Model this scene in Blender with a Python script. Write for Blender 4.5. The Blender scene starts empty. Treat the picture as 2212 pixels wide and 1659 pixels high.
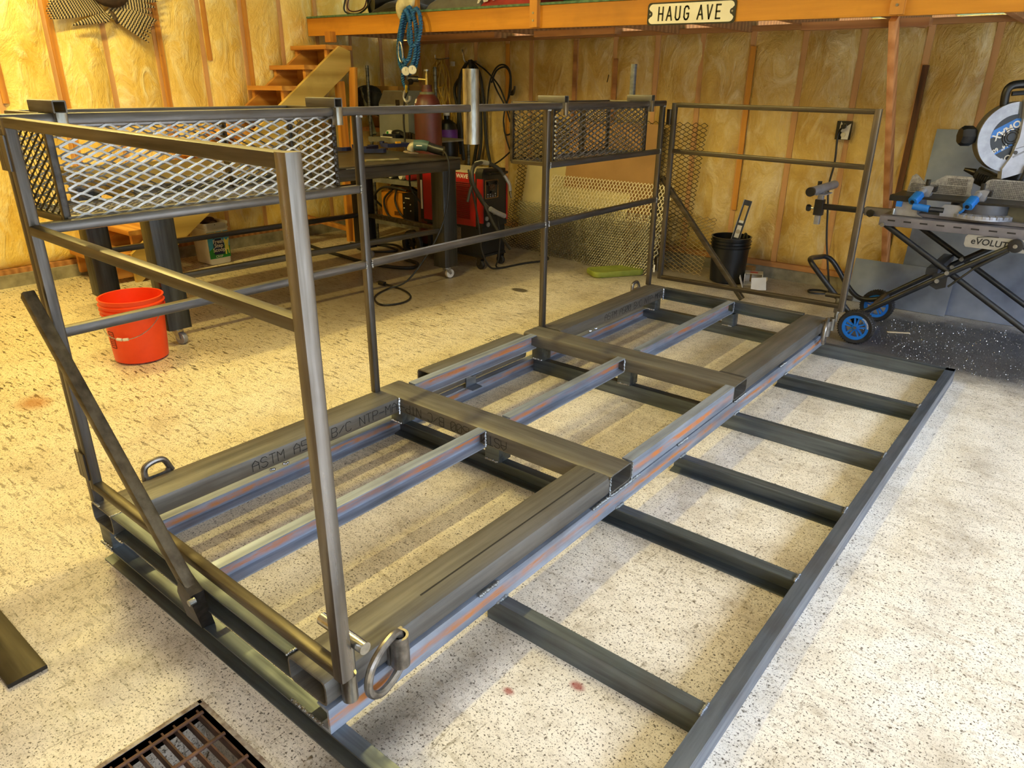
import bpy, bmesh, math, random
from mathutils import Vector, Matrix, noise as mnoise
random.seed(7)
PI = math.pi
sc = bpy.context.scene
COL = sc.collection
# ------------------------------------------------------------------ camera
cam_d = bpy.data.cameras.new('camera'); cam = bpy.data.objects.new('camera', cam_d); COL.objects.link(cam)
cam_d.sensor_width = 36.0; cam_d.lens = 25.269; cam_d.clip_start = 0.02; cam_d.clip_end = 200
_R = ((0.7764460615, 0.6301405603, 0.0073748110), (0.2468194845, -0.2933164731, -0.9236046712), (-0.5798376115, 0.7189494564, -0.3832753885))
cam.matrix_world = Matrix(((_R[0][0], -_R[1][0], -_R[2][0], 2.3051), (_R[0][1], -_R[1][1], -_R[2][1], -0.6981), (_R[0][2], -_R[1][2], -_R[2][2], 1.4732), (0, 0, 0, 1)))
sc.camera = cam
# ------------------------------------------------------------------ sky, daylight, exposure
wd = bpy.data.worlds.new('daylight'); sc.world = wd; wd.use_nodes = True
nt = wd.node_tree; nt.nodes.clear()
wo = nt.nodes.new('ShaderNodeOutputWorld'); wb = nt.nodes.new('ShaderNodeBackground')
wb.inputs[0].default_value = (0.68, 0.80, 1.0, 1); wb.inputs[1].default_value = 22.0
nt.links.new(wb.outputs[0], wo.inputs[0])
def portal(name, loc, sx, sy, rot):
    d = bpy.data.lights.new(name, 'AREA'); d.shape = 'RECTANGLE'; d.size = sx; d.size_y = sy
    d.cycles.is_portal = True
    o = bpy.data.objects.new(name, d); COL.objects.link(o); o.location = loc; o.rotation_euler = rot
DOOR_X, DOOR_Y0, DOOR_Y1, DOOR_Z = 5.6, -3.2, 4.3, 2.75
portal('door_portal', (DOOR_X, (DOOR_Y0 + DOOR_Y1) / 2, DOOR_Z / 2), DOOR_Z, DOOR_Y1 - DOOR_Y0, (0, PI / 2, 0))
def lamp(name, loc, sx, sy, watts, col):
    d = bpy.data.lights.new(name, 'AREA'); d.shape = 'RECTANGLE'; d.size = sx; d.size_y = sy; d.energy = watts; d.color = col
    o = bpy.data.objects.new(name, d); COL.objects.link(o); o.location = loc
lamp('shop_strip_light', (-.8, 1.3, 3.22), .10, 1.2, 85, (1.0, .81, .26))
lamp('shop_strip_light', (-2.9, .9, 3.22), .12, 1.2, 110, (1.0, .81, .26))
sc.view_settings.view_transform = 'Standard'; sc.view_settings.look = 'None'
sc.view_settings.exposure = -0.15; sc.view_settings.gamma = 1.0; sc.view_settings.use_curve_mapping = False
sc.cycles.max_bounces = 10; sc.cycles.diffuse_bounces = 6; sc.cycles.glossy_bounces = 4

# ------------------------------------------------------------------ mesh helpers
def vec(p): return Vector(p)
def frame(a, up=(0, 0, 1)):
    a = a.normalized(); up = Vector(up)
    if abs(a.dot(up)) > 0.98: up = Vector((0, 1, 0)) if abs(a.z) > 0.9 else Vector((0, 0, 1))
    s = a.cross(up).normalized(); u = s.cross(a).normalized()
    return a, s, u
def world_of(o):
    p = Vector((0, 0, 0))
    while o: p += o.location; o = o.parent
    return p
def rrect(w, h, r, n=3):
    if r <= 0: return [(-w/2, -h/2), (w/2, -h/2), (w/2, h/2), (-w/2, h/2)]
    out = []
    for cx, cy, a0 in ((w/2-r, -h/2+r, -PI/2), (w/2-r, h/2-r, 0), (-w/2+r, h/2-r, PI/2), (-w/2+r, -h/2+r, PI)):
        for k in range(n):
            a = a0 + PI/2*k/(n-1); out.append((cx+r*math.cos(a), cy+r*math.sin(a)))
    return out
def catmull(pts, k, closed=False):
    pts = [Vector(p) for p in pts]; n = len(pts); out = []
    rng = range(n) if closed else range(n-1)
    for i in rng:
        p1, p2 = pts[i], pts[(i+1) % n]
        p0 = pts[(i-1) % n] if closed or i > 0 else p1*2-p2
        p3 = pts[(i+2) % n] if closed or i < n-2 else p2*2-p1
        for j in range(k):
            t = j/k
            out.append(0.5*((2*p1)+(p2-p0)*t+(2*p0-5*p1+4*p2-p3)*t*t+(3*p1-p0-3*p2+p3)*t**3))
    if not closed: out.append(pts[-1])
    return out
class G:
    def __init__(s): s.v = []; s.f = []; s.fm = []
    def add(s, vs, fs):
        b = len(s.v); s.v += [tuple(x) for x in vs]; s.f += [tuple(b+i for i in f) for f in fs]; return s
    def box(s, c, size, R=None):
        c = Vector(c); h = [x/2 for x in size]
        vs = []
        for sx in (-1, 1):
            for sy in (-1, 1):
                for sz in (-1, 1):
                    p = Vector((sx*h[0], sy*h[1], sz*h[2]))
                    vs.append(c + (R @ p if R else p))
        return s.add(vs, [(0,1,3,2),(4,6,7,5),(0,4,5,1),(2,3,7,6),(0,2,6,4),(1,5,7,3)])
    def bx(s, x0, x1, y0, y1, z0, z1): return s.box(((x0+x1)/2, (y0+y1)/2, (z0+z1)/2), (abs(x1-x0), abs(y1-y0), abs(z1-z0)))
    def rings(s, rings, cap0=True, cap1=True, closed=False):
        n = len(rings[0]); vs = [p for r in rings for p in r]; fs = []
        m = len(rings)
        for i in range(m if closed else m-1):
            a = i*n; b = ((i+1) % m)*n
            for j in range(n): fs.append((a+j, a+(j+1) % n, b+(j+1) % n, b+j))
        if not closed:
            if cap0: fs.append(tuple(range(n-1, -1, -1)))
            if cap1: fs.append(tuple((m-1)*n+j for j in range(n)))
        return s.add(vs, fs)
    def sweep(s, p0, p1, prof, up=(0, 0, 1), caps=True):
        p0 = Vector(p0); p1 = Vector(p1); a, sd, u = frame(p1-p0, up)
        return s.rings([[p + sd*x + u*y for x, y in prof] for p in (p0, p1)], caps, caps)
    def bar(s, p0, p1, w, h, up=(0, 0, 1), r=0.0): return s.sweep(p0, p1, rrect(w, h, r), up)
    def hollow(s, p0, p1, w, h, up=(0, 0, 1), r=0.01, t=0.006):
        p0 = Vector(p0); p1 = Vector(p1); a, sd, u = frame(p1-p0, up)
        o = rrect(w, h, r); i = rrect(w-2*t, h-2*t, max(r-t, 0.001)); n = len(o)
        R = [[p + sd*x + u*y for x, y in pr] for p in (p0, p1) for pr in (o, i)]
        vs = [p for r_ in R for p in r_]; fs = []
        for j in range(n):
            k = (j+1) % n
            fs.append((j, k, 2*n+k, 2*n+j)); fs.append((n+k, n+j, 3*n+j, 3*n+k))
            fs.append((k, j, n+j, n+k)); fs.append((2*n+j, 2*n+k, 3*n+k, 3*n+j))
        return s.add(vs, fs)
    def chan(s, p0, p1, opening, up=(0, 0, 1), h=0.075, w=0.042, t=0.007, c=(0, 0)):
        """C section; opening = +1/-1: open towards the side vector (a x up) or away from it; p0,p1 at section middle"""
        k = opening; x0, x1 = -w/2, w/2
        pr = [(x0, -h/2), (x1, -h/2), (x1, -h/2+t*.7), (x0+t, -h/2+t*1.5), (x0+t, h/2-t*1.5), (x1, h/2-t*.7), (x1, h/2), (x0, h/2)]
        if k < 0: pr = [(-x, y) for x, y in reversed(pr)]
        return s.sweep(p0, p1, pr, up)
    def cyl(s, p0, p1, r0, r1=None, n=16, caps=True):
        r1 = r0 if r1 is None else r1
        p0 = Vector(p0); p1 = Vector(p1); a, sd, u = frame(p1-p0)
        R = [[p + (sd*math.cos(2*PI*j/n) + u*math.sin(2*PI*j/n))*r for j in range(n)] for p, r in ((p0, r0), (p1, r1))]
        return s.rings(R, caps, caps)
    def pipe(s, p0, p1, r, t=0.004, n=18):
        p0 = Vector(p0); p1 = Vector(p1); a, sd, u = frame(p1-p0)
        def ring(p, q): return [p + (sd*math.cos(2*PI*j/n) + u*math.sin(2*PI*j/n))*q for j in range(n)]
        return s.rings([ring(p0, r), ring(p1, r), ring(p1, r-t), ring(p0, r-t)], closed=True)
    def path(s, pts, r, n=8, sm=0, closed=False, twist=0.0, lobes=0):
        if sm: pts = catmull(pts, sm, closed)
        pts = [Vector(p) for p in pts]; m = len(pts)
        def tan(i):
            if closed: return (pts[(i+1) % m]-pts[i-1]).normalized()
            return (pts[min(i+1, m-1)]-pts[max(i-1, 0)]).normalized()
        a, sd, u = frame(tan(0)); R = []; acc = 0.0
        for i in range(m):
            t = tan(i)
            sd = (sd - t*sd.dot(t)).normalized(); u = sd.cross(t) * -1
            if i: acc += (pts[i]-pts[i-1]).length*twist
            ring = []
            for j in range(n):
                a_ = 2*PI*j/n
                rr = r*(1 + (0.22*math.cos(lobes*a_) if lobes else 0))
                ring.append(pts[i] + (sd*math.cos(a_+acc) + u*math.sin(a_+acc))*rr)
            R.append(ring)
        return s.rings(R, closed=closed)
    def lathe(s, prof, c=(0, 0, 0), n=32, axis=(0, 0, 1), closed=False, a0=0, a1=2*PI):
        c = Vector(c); a, sd, u = frame(Vector(axis), (0, 1, 0) if abs(Vector(axis).z) > .9 else (0, 0, 1))
        full = abs(a1-a0-2*PI) < 1e-6; m = n if full else n+1
        R = []
        for j in range(m):
            t = a0+(a1-a0)*j/n; d = sd*math.cos(t)+u*math.sin(t)
            R.append([c + d*r + a*z for r, z in prof])
        k = len(prof); vs = [p for r in R for p in r]; fs = []
        for j in range(m if full else m-1):
            b = ((j+1) % m)*k; q = j*k
            for i in range(k-1): fs.append((q+i, b+i, b+i+1, q+i+1))
            if closed: fs.append((q+k-1, b+k-1, b, q))
        return s.add(vs, fs)
    def prism(s, poly, o, u, v, d):
        """2D polygon (x,y) on axes u,v from o, pushed by vector d"""
        o = Vector(o); u = Vector(u); v = Vector(v); d = Vector(d); n = len(poly)
        return s.rings([[o+u*x+v*y for x, y in poly], [o+u*x+v*y+d for x, y in poly]])
    def ell(s, c, r, n=8, m=5):
        c = Vector(c); r = (r, r, r) if isinstance(r, (int, float)) else r
        vs = [c+Vector((0, 0, r[2]))]; fs = []
        for i in range(1, m):
            t = PI*i/m
            for j in range(n):
                a = 2*PI*j/n; vs.append(c+Vector((r[0]*math.sin(t)*math.cos(a), r[1]*math.sin(t)*math.sin(a), r[2]*math.cos(t))))
        vs.append(c-Vector((0, 0, r[2]))); e = len(vs)-1
        for j in range(n):
            k = (j+1) % n; fs.append((0, 1+j, 1+k)); fs.append((e, 1+(m-2)*n+k, 1+(m-2)*n+j))
            for i in range(m-2): fs.append((1+i*n+j, 1+(i+1)*n+j, 1+(i+1)*n+k, 1+i*n+k))
        return s.add(vs, fs)
    def weld(s, p0, p1, r=0.005):
        p0 = Vector(p0); p1 = Vector(p1); L = (p1-p0).length; k = max(2, int(L/(r*1.1)))
        for i in range(k+1):
            p = p0.lerp(p1, i/k) + Vector([random.uniform(-1, 1)*r*.2 for _ in range(3)])
            s.ell(p, r*random.uniform(.8, 1.15), 6, 4)
        return s
    def wire(s, o, a, b, W, H, lw, sw, w=0.003, t=0.002, bend=None):
        """expanded metal: rows of zigzag strands; a along the long diamonds, b across"""
        o = Vector(o); a = Vector(a).normalized(); b = Vector(b).normalized(); nn = a.cross(b)
        ni = int(round(W/(lw/2))); rows = int(round(H/(sw/2))); h = H/rows; dx = W/ni; fl = dx*.11
        for r in range(rows):
            R = []
            for i in range(ni+1):
                up = ((i % 2) if r % 2 == 0 else ((i+1) % 2))
                for e in (-fl, fl):
                    x = i*dx+e
                    if x < 0 or x > W: continue
                    p = o + a*x + b*(r*h+h*up) + nn*(t*.9*(1 if up else -1))
                    R.append([p-b*w/2-nn*t/2, p+b*w/2-nn*t/2, p+b*w/2+nn*t/2, p-b*w/2+nn*t/2])
            s.rings(R)
        return s
    def text(s, txt, size, o, u, v, depth=0.0008, align='LEFT', bold=0.0, warp=None):
        vs, fs, w = text_geo(txt, bold); sc_ = size/0.72
        off = {'LEFT': 0, 'CENTER': -w/2, 'RIGHT': -w}[align]
        o = Vector(o); u = Vector(u).normalized(); v = Vector(v).normalized(); n = u.cross(v)
        if warp: P = [warp((x+off)*sc_, y*sc_) for x, y in vs]
        else: P = [o + u*((x+off)*sc_) + v*(y*sc_) + n*depth for x, y in vs]
        return s.add(P, fs)
    def build(s, name, mat, parent=None, local=False, smooth=35, kind=None, label=None):
        me = bpy.data.meshes.new(name)
        off = Vector((0, 0, 0)) if (local or not parent) else world_of(parent)
        me.from_pydata([(x-off.x, y-off.y, z-off.z) for x, y, z in s.v], [], s.f)
        if smooth and len(me.polygons):
            me.polygons.foreach_set('use_smooth', [True]*len(me.polygons)); me.set_sharp_from_angle(angle=math.radians(smooth))
        me.update()
        o = bpy.data.objects.new(name, me); COL.objects.link(o)
        if mat: me.materials.append(mat)
        if parent: o.parent = parent
        if kind: o['kind'] = kind
        if label: o['label'] = label
        return o
_tc = {}
def text_geo(txt, bold):
    k = (txt, bold)
    if k in _tc: return _tc[k]
    cu = bpy.data.curves.new('txt', 'FONT'); cu.body = txt; cu.size = 1.0; cu.offset = bold; cu.resolution_u = 3
    ob = bpy.data.objects.new('txt', cu); COL.objects.link(ob)
    me = bpy.data.meshes.new_from_object(ob)
    vs = [(v.co.x, v.co.y) for v in me.vertices]; fs = [tuple(p.vertices) for p in me.polygons]
    bpy.data.objects.remove(ob); bpy.data.curves.remove(cu); bpy.data.meshes.remove(me)
    x0 = min(x for x, y in vs); w = max(x for x, y in vs)-x0
    _tc[k] = ([(x-x0, y) for x, y in vs], fs, w); return _tc[k]
# thin stroke lettering (stencilled ink)
STK = {'A': ['0,0 0,4 2,6 4,4 4,0', '0,3 4,3'], 'S': ['4,5 3,6 1,6 0,5 0,4 1,3 3,3 4,2 4,1 3,0 1,0 0,1'], 'T': ['0,6 4,6', '2,6 2,0'],
       'M': ['0,0 0,6 2,3 4,6 4,0'], '5': ['4,6 0,6 0,3 3,3 4,2 4,1 3,0 0,0'], '0': ['1,0 0,1 0,5 1,6 3,6 4,5 4,1 3,0 1,0', '0,1 4,5'], 'B': ['0,0 0,6 3,6 4,5 4,4 3,3 0,3', '3,3 4,2 4,1 3,0 0,0'],
       '/': ['0,1 4,5'], 'C': ['4,5 3,6 1,6 0,5 0,1 1,0 3,0 4,1'], 'N': ['0,0 0,6 4,0 4,6'], 'P': ['0,0 0,6 3,6 4,5 4,4 3,3 0,3'], '-': ['0,3 4,3'], 'R': ['0,0 0,6 3,6 4,5 4,4 3,3 0,3', '2,3 4,0'],
       '1': ['1,5 2,6 2,0', '1,0 3,0'], '3': ['0,6 4,6 2,4 4,2 4,1 3,0 1,0 0,1'], 'E': ['4,6 0,6 0,0 4,0', '0,3 3,3'], ' ': []}
def strokes(g, txt, h, o, u, v, adv=5.6, w=0.0022, sx=1.0):
    o = Vector(o); u = Vector(u).normalized(); v = Vector(v).normalized(); n = u.cross(v); k = h/6
    for i, ch in enumerate(txt):
        for st in STK.get(ch, []):
            P = [tuple(map(float, q.split(','))) for q in st.split()]
            P = [o + u*((x+i*adv)*k*sx) + v*(y*k) + n*0.0004 for x, y in P]
            for a, b in zip(P, P[1:]):
                if (b-a).length > 1e-6: g.bar(a, b, w, 0.0006, up=n)
    return g
def tag(o, label=None, cat=None, group=None, kind=None):
    if label: o['label'] = label
    if cat: o['category'] = cat
    if group: o['group'] = group
    if kind: o['kind'] = kind
    return o
def thing(name, loc, label, cat, group=None, rz=0.0, rot=None):
    o = bpy.data.objects.new(name, None); COL.objects.link(o); o.location = loc
    o.rotation_euler = rot if rot else (0, 0, rz); o.empty_display_size = .1
    return tag(o, label, cat, group)
def empty(name, parent, loc=None):
    o = bpy.data.objects.new(name, None); COL.objects.link(o); o.parent = parent
    if loc is not None: o.location = Vector(loc)-world_of(parent)
    return o

# ------------------------------------------------------------------ material helpers
def lin(c):
    if isinstance(c, str):
        c = [int(c[i:i+2], 16)/255 for i in (0, 2, 4)]
        c = [x/12.92 if x <= 0.04045 else ((x+0.055)/1.055)**2.4 for x in c]
    return (c[0], c[1], c[2], 1)
class NT:
    def __init__(s, name):
        s.m = bpy.data.materials.new(name); s.m.use_nodes = True; s.t = s.m.node_tree; s.t.nodes.clear()
        s.out = s.n('OutputMaterial'); s.b = s.n('BsdfPrincipled'); s.l(s.b.outputs[0], s.out.inputs[0])
    def n(s, t): return s.t.nodes.new('ShaderNode'+t)
    def l(s, a, b): s.t.links.new(a, b)
    def val(s, i, x):
        if hasattr(x, 'links') or hasattr(x, 'is_output'): s.l(x, i)
        else: i.default_value = x
    def pos(s, stretch=(1, 1, 1), world=False, off=(0, 0, 0)):
        mp = s.n('Mapping'); mp.inputs['Scale'].default_value = stretch; mp.inputs['Location'].default_value = off
        if world: s.l(s.n('NewGeometry').outputs['Position'], mp.inputs[0])
        else: s.l(s.n('TexCoord').outputs['Object'], mp.inputs[0])
        return mp.outputs[0]
    def noise(s, p, scale, detail=4, rough=.55, dist=0):
        n = s.n('TexNoise'); s.l(p, n.inputs['Vector']); n.inputs['Scale'].default_value = scale; n.inputs['Detail'].default_value = detail
        n.inputs['Roughness'].default_value = rough; n.inputs['Distortion'].default_value = dist; return n.outputs[0]
    def ramp(s, x, a, b, ca=0.0, cb=1.0):
        r = s.n('MapRange'); s.val(r.inputs[0], x); r.inputs[1].default_value = a; r.inputs[2].default_value = b
        r.inputs[3].default_value = ca; r.inputs[4].default_value = cb; r.clamp = True; return r.outputs[0]
    def math(s, op, a, b=0.0, c=0.0):
        m = s.n('Math'); m.operation = op; s.val(m.inputs[0], a); s.val(m.inputs[1], b); s.val(m.inputs[2], c); return m.outputs[0]
    def mix(s, f, a, b, mode='MIX'):
        m = s.n('Mix'); m.data_type = 'RGBA'; m.blend_type = mode; s.val(m.inputs[0], f)
        for i, c in ((6, a), (7, b)):
            if hasattr(c, 'is_output'): s.l(c, m.inputs[i])
            else: m.inputs[i].default_value = lin(c)
        return m.outputs[2]
    def bump(s, h, strength=.3, dist=.01):
        b = s.n('Bump'); b.inputs['Strength'].default_value = strength; b.inputs['Distance'].default_value = dist
        s.l(h, b.inputs['Height']); s.l(b.outputs[0], s.b.inputs['Normal'])
    def set(s, col=None, rough=None, metal=None, **k):
        I = s.b.inputs
        if col is not None:
            if hasattr(col, 'is_output'): s.l(col, I['Base Color'])
            else: I['Base Color'].default_value = lin(col)
        if rough is not None: s.val(I['Roughness'], rough)
        if metal is not None: s.val(I['Metallic'], metal)
        for q, x in k.items(): s.val(I[q.replace('_', ' ')], x)
        return s.m
def plain(name, c, rough=.5, metal=0, c2=None, scale=20, stretch=(1, 1, 1), amt=(.35, .65), bump=0, **k):
    t = NT(name)
    if c2 is None: c2 = [x*.8 for x in lin(c)[:3]]
    n = t.noise(t.pos(stretch), scale); col = t.mix(t.ramp(n, *amt), c, c2)
    if bump: t.bump(n, bump, .004)
    return t.set(col, rough, metal, **k)
def steel(name, axis, c='787570', c2='5c5954', rough=.46, metal=.7, rust=None, scale=9):
    t = NT(name); st = [1, 1, 1]; st['xyz'.index(axis)] = .06; st = [q*1.0 for q in st]
    p = t.pos(st); n1 = t.noise(p, scale*4, 5); n2 = t.noise(t.pos(), 5, 4)
    col = t.mix(t.ramp(n1, .35, .7), c, c2); col = t.mix(t.ramp(n2, .5, .75, 0, .4), col, '554b40')
    r = t.ramp(n1, .3, .7, rough-.08, rough+.12); met = metal
    if rust:
        z0, hw, col_r = rust
        sp = t.n('SeparateXYZ'); t.l(t.pos(), sp.inputs[0])
        d = t.math('ABSOLUTE', t.math('SUBTRACT', sp.outputs[2], z0))
        st2 = [1, 1, 1]; st2['xyz'.index(axis)] = .12
        nz = t.noise(t.pos(st2), 34, 6, .7); ng = t.noise(t.pos(), 3.0, 4)
        band = t.ramp(d, hw*.45, hw, 1, 0)
        f = t.math('MULTIPLY', band, t.ramp(nz, .38, .56)); f = t.math('MULTIPLY', f, t.ramp(ng, .34, .52, 0, .95))
        col = t.mix(f, col, col_r); r = t.math('MAXIMUM', r, t.math('MULTIPLY', f, .8)); met = t.math('MULTIPLY', t.math('SUBTRACT', 1.0, f), metal)
    t.bump(n1, .05, .003)
    return t.set(col, r, met)
def wood(name, c, c2, axis='x', scale=6, rough=.6, knots=True, bump=.1):
    t = NT(name); st = [1, 1, 1]; st['xyz'.index(axis)] = .07
    p = t.pos(st); w = t.n('TexWave'); w.wave_type = 'RINGS'; w.inputs['Scale'].default_value = scale*.7; w.inputs['Distortion'].default_value = 5; w.inputs['Detail'].default_value = 3
    t.l(p, w.inputs[0]); n = t.noise(p, scale*8, 5)
    f = t.math('ADD', t.math('MULTIPLY', w.outputs[1], .5), t.math('MULTIPLY', n, .6))
    col = t.mix(t.ramp(f, .25, .85), c, c2)
    n2 = t.noise(t.pos(), 3.5, 5); col = t.mix(t.ramp(n2, .55, .8, 0, .45), col, [x*.55 for x in lin(c2)[:3]])
    if knots:
        vo = t.n('TexVoronoi'); t.l(t.pos(), vo.inputs[0]); vo.inputs['Scale'].default_value = 4.5
        col = t.mix(t.ramp(vo.outputs[0], .02, .075, .8, 0), col, [x*.3 for x in lin(c2)[:3]])
    t.bump(f, bump, .003)
    return t.set(col, rough)
# ------------------------------------------------------------------ materials
STY = steel('mill_steel_y', 'y', rough=.52, metal=.6); STX = steel('mill_steel_x', 'x', rough=.52, metal=.6); STZ = steel('mill_steel_z', 'z', '6f6b67', '443f3a', .38, .85)
RUY = steel('rust_streak_steel_y', 'y', 'a3adbf', '727b8b', .45, .5, (.188, .018, 'bd6f2a'))
RUY2 = steel('rust_streak_steel_low', 'y', 'a3adbf', '727b8b', .45, .5, (.112, .018, 'b06d2c'))
RUY3 = steel('rust_streak_steel_floor', 'y', 'a3adbf', '727b8b', .45, .5, (.030, .016, 'b06d2c'))
CHX = steel('hot_rolled_channel_x', 'x', '727a80', '4b5257', .45, .8); CHY = steel('hot_rolled_channel_y', 'y', '8a93a2', '626a78', .42, .85)
RAILY = steel('rail_steel_y', 'y', '76726f', '4b4744', .36, .9); RAILX = steel('rail_steel_x', 'x', '6a6355', '453d31', .42, .85)
GATEZ = steel('gate_stile_steel', 'z', '8f8a84', '5f574d', .33, .9)
WELD = plain('weld_metal', 'b9bcc0', .3, .95, '8a8784', 60)
PIPE = plain('galvanised_pipe', 'b0aea6', .28, .95, '7d776b', 18, (3, 3, .6))
BRIGHT = plain('bright_cut_steel', 'c9c8c4', .25, .95, 'a2a09a', 40)
ZINC = plain('zinc_hardware', 'b7b8b8', .3, .9, '8d8d8b', 40)
FORGED = plain('forged_ring_steel', '9b958d', .36, .85, '6f6962', 30); DARKST = plain('dark_forged_steel', '55504b', .38, .9, '3b3734', 30)
INK = plain('stencil_ink', '1d1c1c', .7, 0)
MESHW = plain('expanded_metal_bright', 'c6c6c6', .42, .75, 'a9a9a8', 40)
MESHG = plain('expanded_metal_grey', '8f8c88', .4, .85, '66625e', 40)
MESHD = plain('expanded_metal_black', '2d2823', .45, .7, '1e1a16', 40)
MESHB = plain('expanded_metal_dull', '77736c', .4, .85, '4d4841', 40)
BLK = plain('black_plastic', '17171a', .38, 0, '101012', 12)
BLKM = plain('black_powder_coat', '1f2024', .36, 0, '17181b', 25)
RUBBER = plain('black_rubber', '1a1817', .62, 0, '242120', 25)
GREYP = plain('grey_plastic', '8e8e94', .42, 0, '7c7c82', 12)
ALU = plain('cast_aluminium', 'a3a4ab', .42, .5, '8d8e95', 20)
SAWB = plain('saw_blue', '1f6fc4', .38, 0, '1a62b0', 10)
WHITE = plain('white_plastic', 'd9d5cc', .42, 0, 'c8c3b8', 10)
RED = plain('welder_red', 'a30d14', .38, 0, '8d0b12', 8)

# floor: sealed concrete, speckled, tyre strokes, stains
def floor_mat():
    t = NT('sealed_speckled_concrete'); P = t.pos(world=True)
    sp = t.n('SeparateXYZ'); t.l(P, sp.inputs[0]); X, Y = sp.outputs[0], sp.outputs[1]
    def blob(cx, cy, rx, ry, s=.35, wob=.25, seed=0):
        dx = t.math('DIVIDE', t.math('SUBTRACT', X, cx), rx); dy = t.math('DIVIDE', t.math('SUBTRACT', Y, cy), ry)
        d = t.math('SQRT', t.math('ADD', t.math('MULTIPLY', dx, dx), t.math('MULTIPLY', dy, dy)))
        n = t.noise(t.pos(world=True, off=(seed, seed*.7, 0)), 2.2, 6, .65); d = t.math('ADD', d, t.math('MULTIPLY', t.math('SUBTRACT', n, .5), wob*4))
        return t.ramp(d, 1-s, 1+s, 1, 0)
    n0 = t.noise(P, 1.3, 6, .6); n1 = t.noise(P, 7, 6, .6)
    col = t.mix(t.ramp(n0, .35, .7), 'e6dfd3', 'd3c8b6'); col = t.mix(t.ramp(n1, .45, .75, 0, .55), col, 'b8aa92')
    warm_light_strokes = t.ramp(t.math('ADD', X, t.math('MULTIPLY', n0, .9)), 1.2, -1.4, 0, 1)        # warm lamp light painted yellow away from the door; also places strokes
    col = t.mix(t.math('MULTIPLY', warm_light_strokes, .5), col, 'd3bf8e')
    # speckle
    s1 = t.noise(P, 150, 2, .5); s2 = t.noise(P, 70, 3, .6)
    s3 = t.noise(P, 240, 2, .5)
    col = t.mix(t.ramp(s3, .60, .68, 0, .75), col, '5b5144'); col = t.mix(t.ramp(s1, .60, .66, 0, .95), col, '3a3128'); col = t.mix(t.ramp(s2, .615, .67, 0, .85), col, '453a2a')
    patch = t.noise(P, 2.6, 7, .7, .4); col = t.mix(t.ramp(patch, .52, .72, 0, .5), col, '8b7c66'); fine = t.noise(P, 36, 6, .75); col = t.mix(t.math('MULTIPLY', t.ramp(fine, .54, .68), t.ramp(n0, .35, .6, .25, .75)), col, '7a6a50')
    # short dark strokes
    k1 = t.noise(t.pos((14, 60, 1), True), 1.0, 4, .6, .6); zone = t.ramp(n0, .38, .55)
    k1 = t.math('MULTIPLY', t.ramp(k1, .565, .63), t.math('ADD', t.math('MULTIPLY', warm_light_strokes, .8), t.math('MULTIPLY', zone, .25)))
    col = t.mix(t.math('MULTIPLY', k1, .9), col, '382d1a')
    k2 = t.noise(t.pos((50, 12, 1), True, (3, 1, 0)), 1.0, 5, .65, .8); col = t.mix(t.math('MULTIPLY', t.ramp(k2, .63, .68), t.math('MULTIPLY', zone, .7)), col, '5a4a31')
    # scuffs
    sc1 = t.noise(t.pos((3, 16, 1), True, (9, 2, 0)), 1.0, 8, .7, 1.5); col = t.mix(t.ramp(sc1, .57, .70, 0, .45), col, '7d6b4c')
    # stains
    def stain(c, amt, *a, **k):
        nonlocal col
        col = t.mix(t.math('MULTIPLY', blob(*a, **k), amt), col, c)
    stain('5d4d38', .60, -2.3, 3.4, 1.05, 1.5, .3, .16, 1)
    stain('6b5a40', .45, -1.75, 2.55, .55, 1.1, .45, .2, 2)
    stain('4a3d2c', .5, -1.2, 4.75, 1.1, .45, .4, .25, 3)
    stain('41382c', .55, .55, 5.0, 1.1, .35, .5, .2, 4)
    stain('15141a', .93, 1.95, 4.35, .95, .62, .25, .22, 5)
    stain('23222a', .8, 1.35, 3.95, .45, .30, .4, .3, 6)
    stain('1e1915', .85, -1.085, 3.59, .075, .045, .2, .1, 7)
    stain('2b241f', .72, 1.235, .10, .06, .16, .8, .22, 8); stain('2b241f', .55, 1.25, .38, .05, .22, .9, .22, 9)
    stain('9a5a1c', .75, -1.586, .348, .085, .06, .6, .2, 10)
    stain('8d2b2b', .8, 1.53, .55, .018, .012, .5, .3, 11); stain('8d2b2b', .8, 1.40, .42, .014, .010, .5, .3, 12)
    glint = t.noise(P, 330, 1, .4); metal_zone = blob(1.95, 4.35, .95, .62, .35, .22, seed=5)
    col = t.mix(t.math('MULTIPLY', t.ramp(glint, .66, .70), metal_zone), col, 'd8dce6')
    t.bump(t.math('ADD', s2, t.math('MULTIPLY', n1, .6)), .12, .004)
    return t.set(col, t.ramp(n1, .3, .7, .30, .46), 0, Specular_IOR_Level=.5)
FLOOR = floor_mat()
def insul_mat(name, c, c2, c3, stretch):
    t = NT(name); p = t.pos()
    n = t.noise(p, 3.2, 6, .6, .6); n2 = t.noise(t.pos(stretch), 6, 6, .65, 1.2); n3 = t.noise(p, 22, 5, .6)
    col = t.mix(t.ramp(n, .32, .68), c, c2); col = t.mix(t.ramp(n2, .48, .68, 0, .75), col, c3); col = t.mix(t.ramp(n3, .5, .8, 0, .25), col, c2)
    wr = t.math('ADD', t.math('MULTIPLY', n2, 1.2), t.math('MULTIPLY', n3, .35))
    t.bump(wr, .8, .03)
    return t.set(col, t.ramp(n2, .3, .7, .26, .46), 0, Coat_Weight=.4, Coat_Roughness=.2)
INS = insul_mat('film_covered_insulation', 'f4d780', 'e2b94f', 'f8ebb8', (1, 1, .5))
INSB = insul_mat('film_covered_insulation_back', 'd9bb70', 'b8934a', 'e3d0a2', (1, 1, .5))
STUD = wood('stud_behind_film', 'd0a06c', 'b88855', 'z', 6, .5, False, .03)
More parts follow.
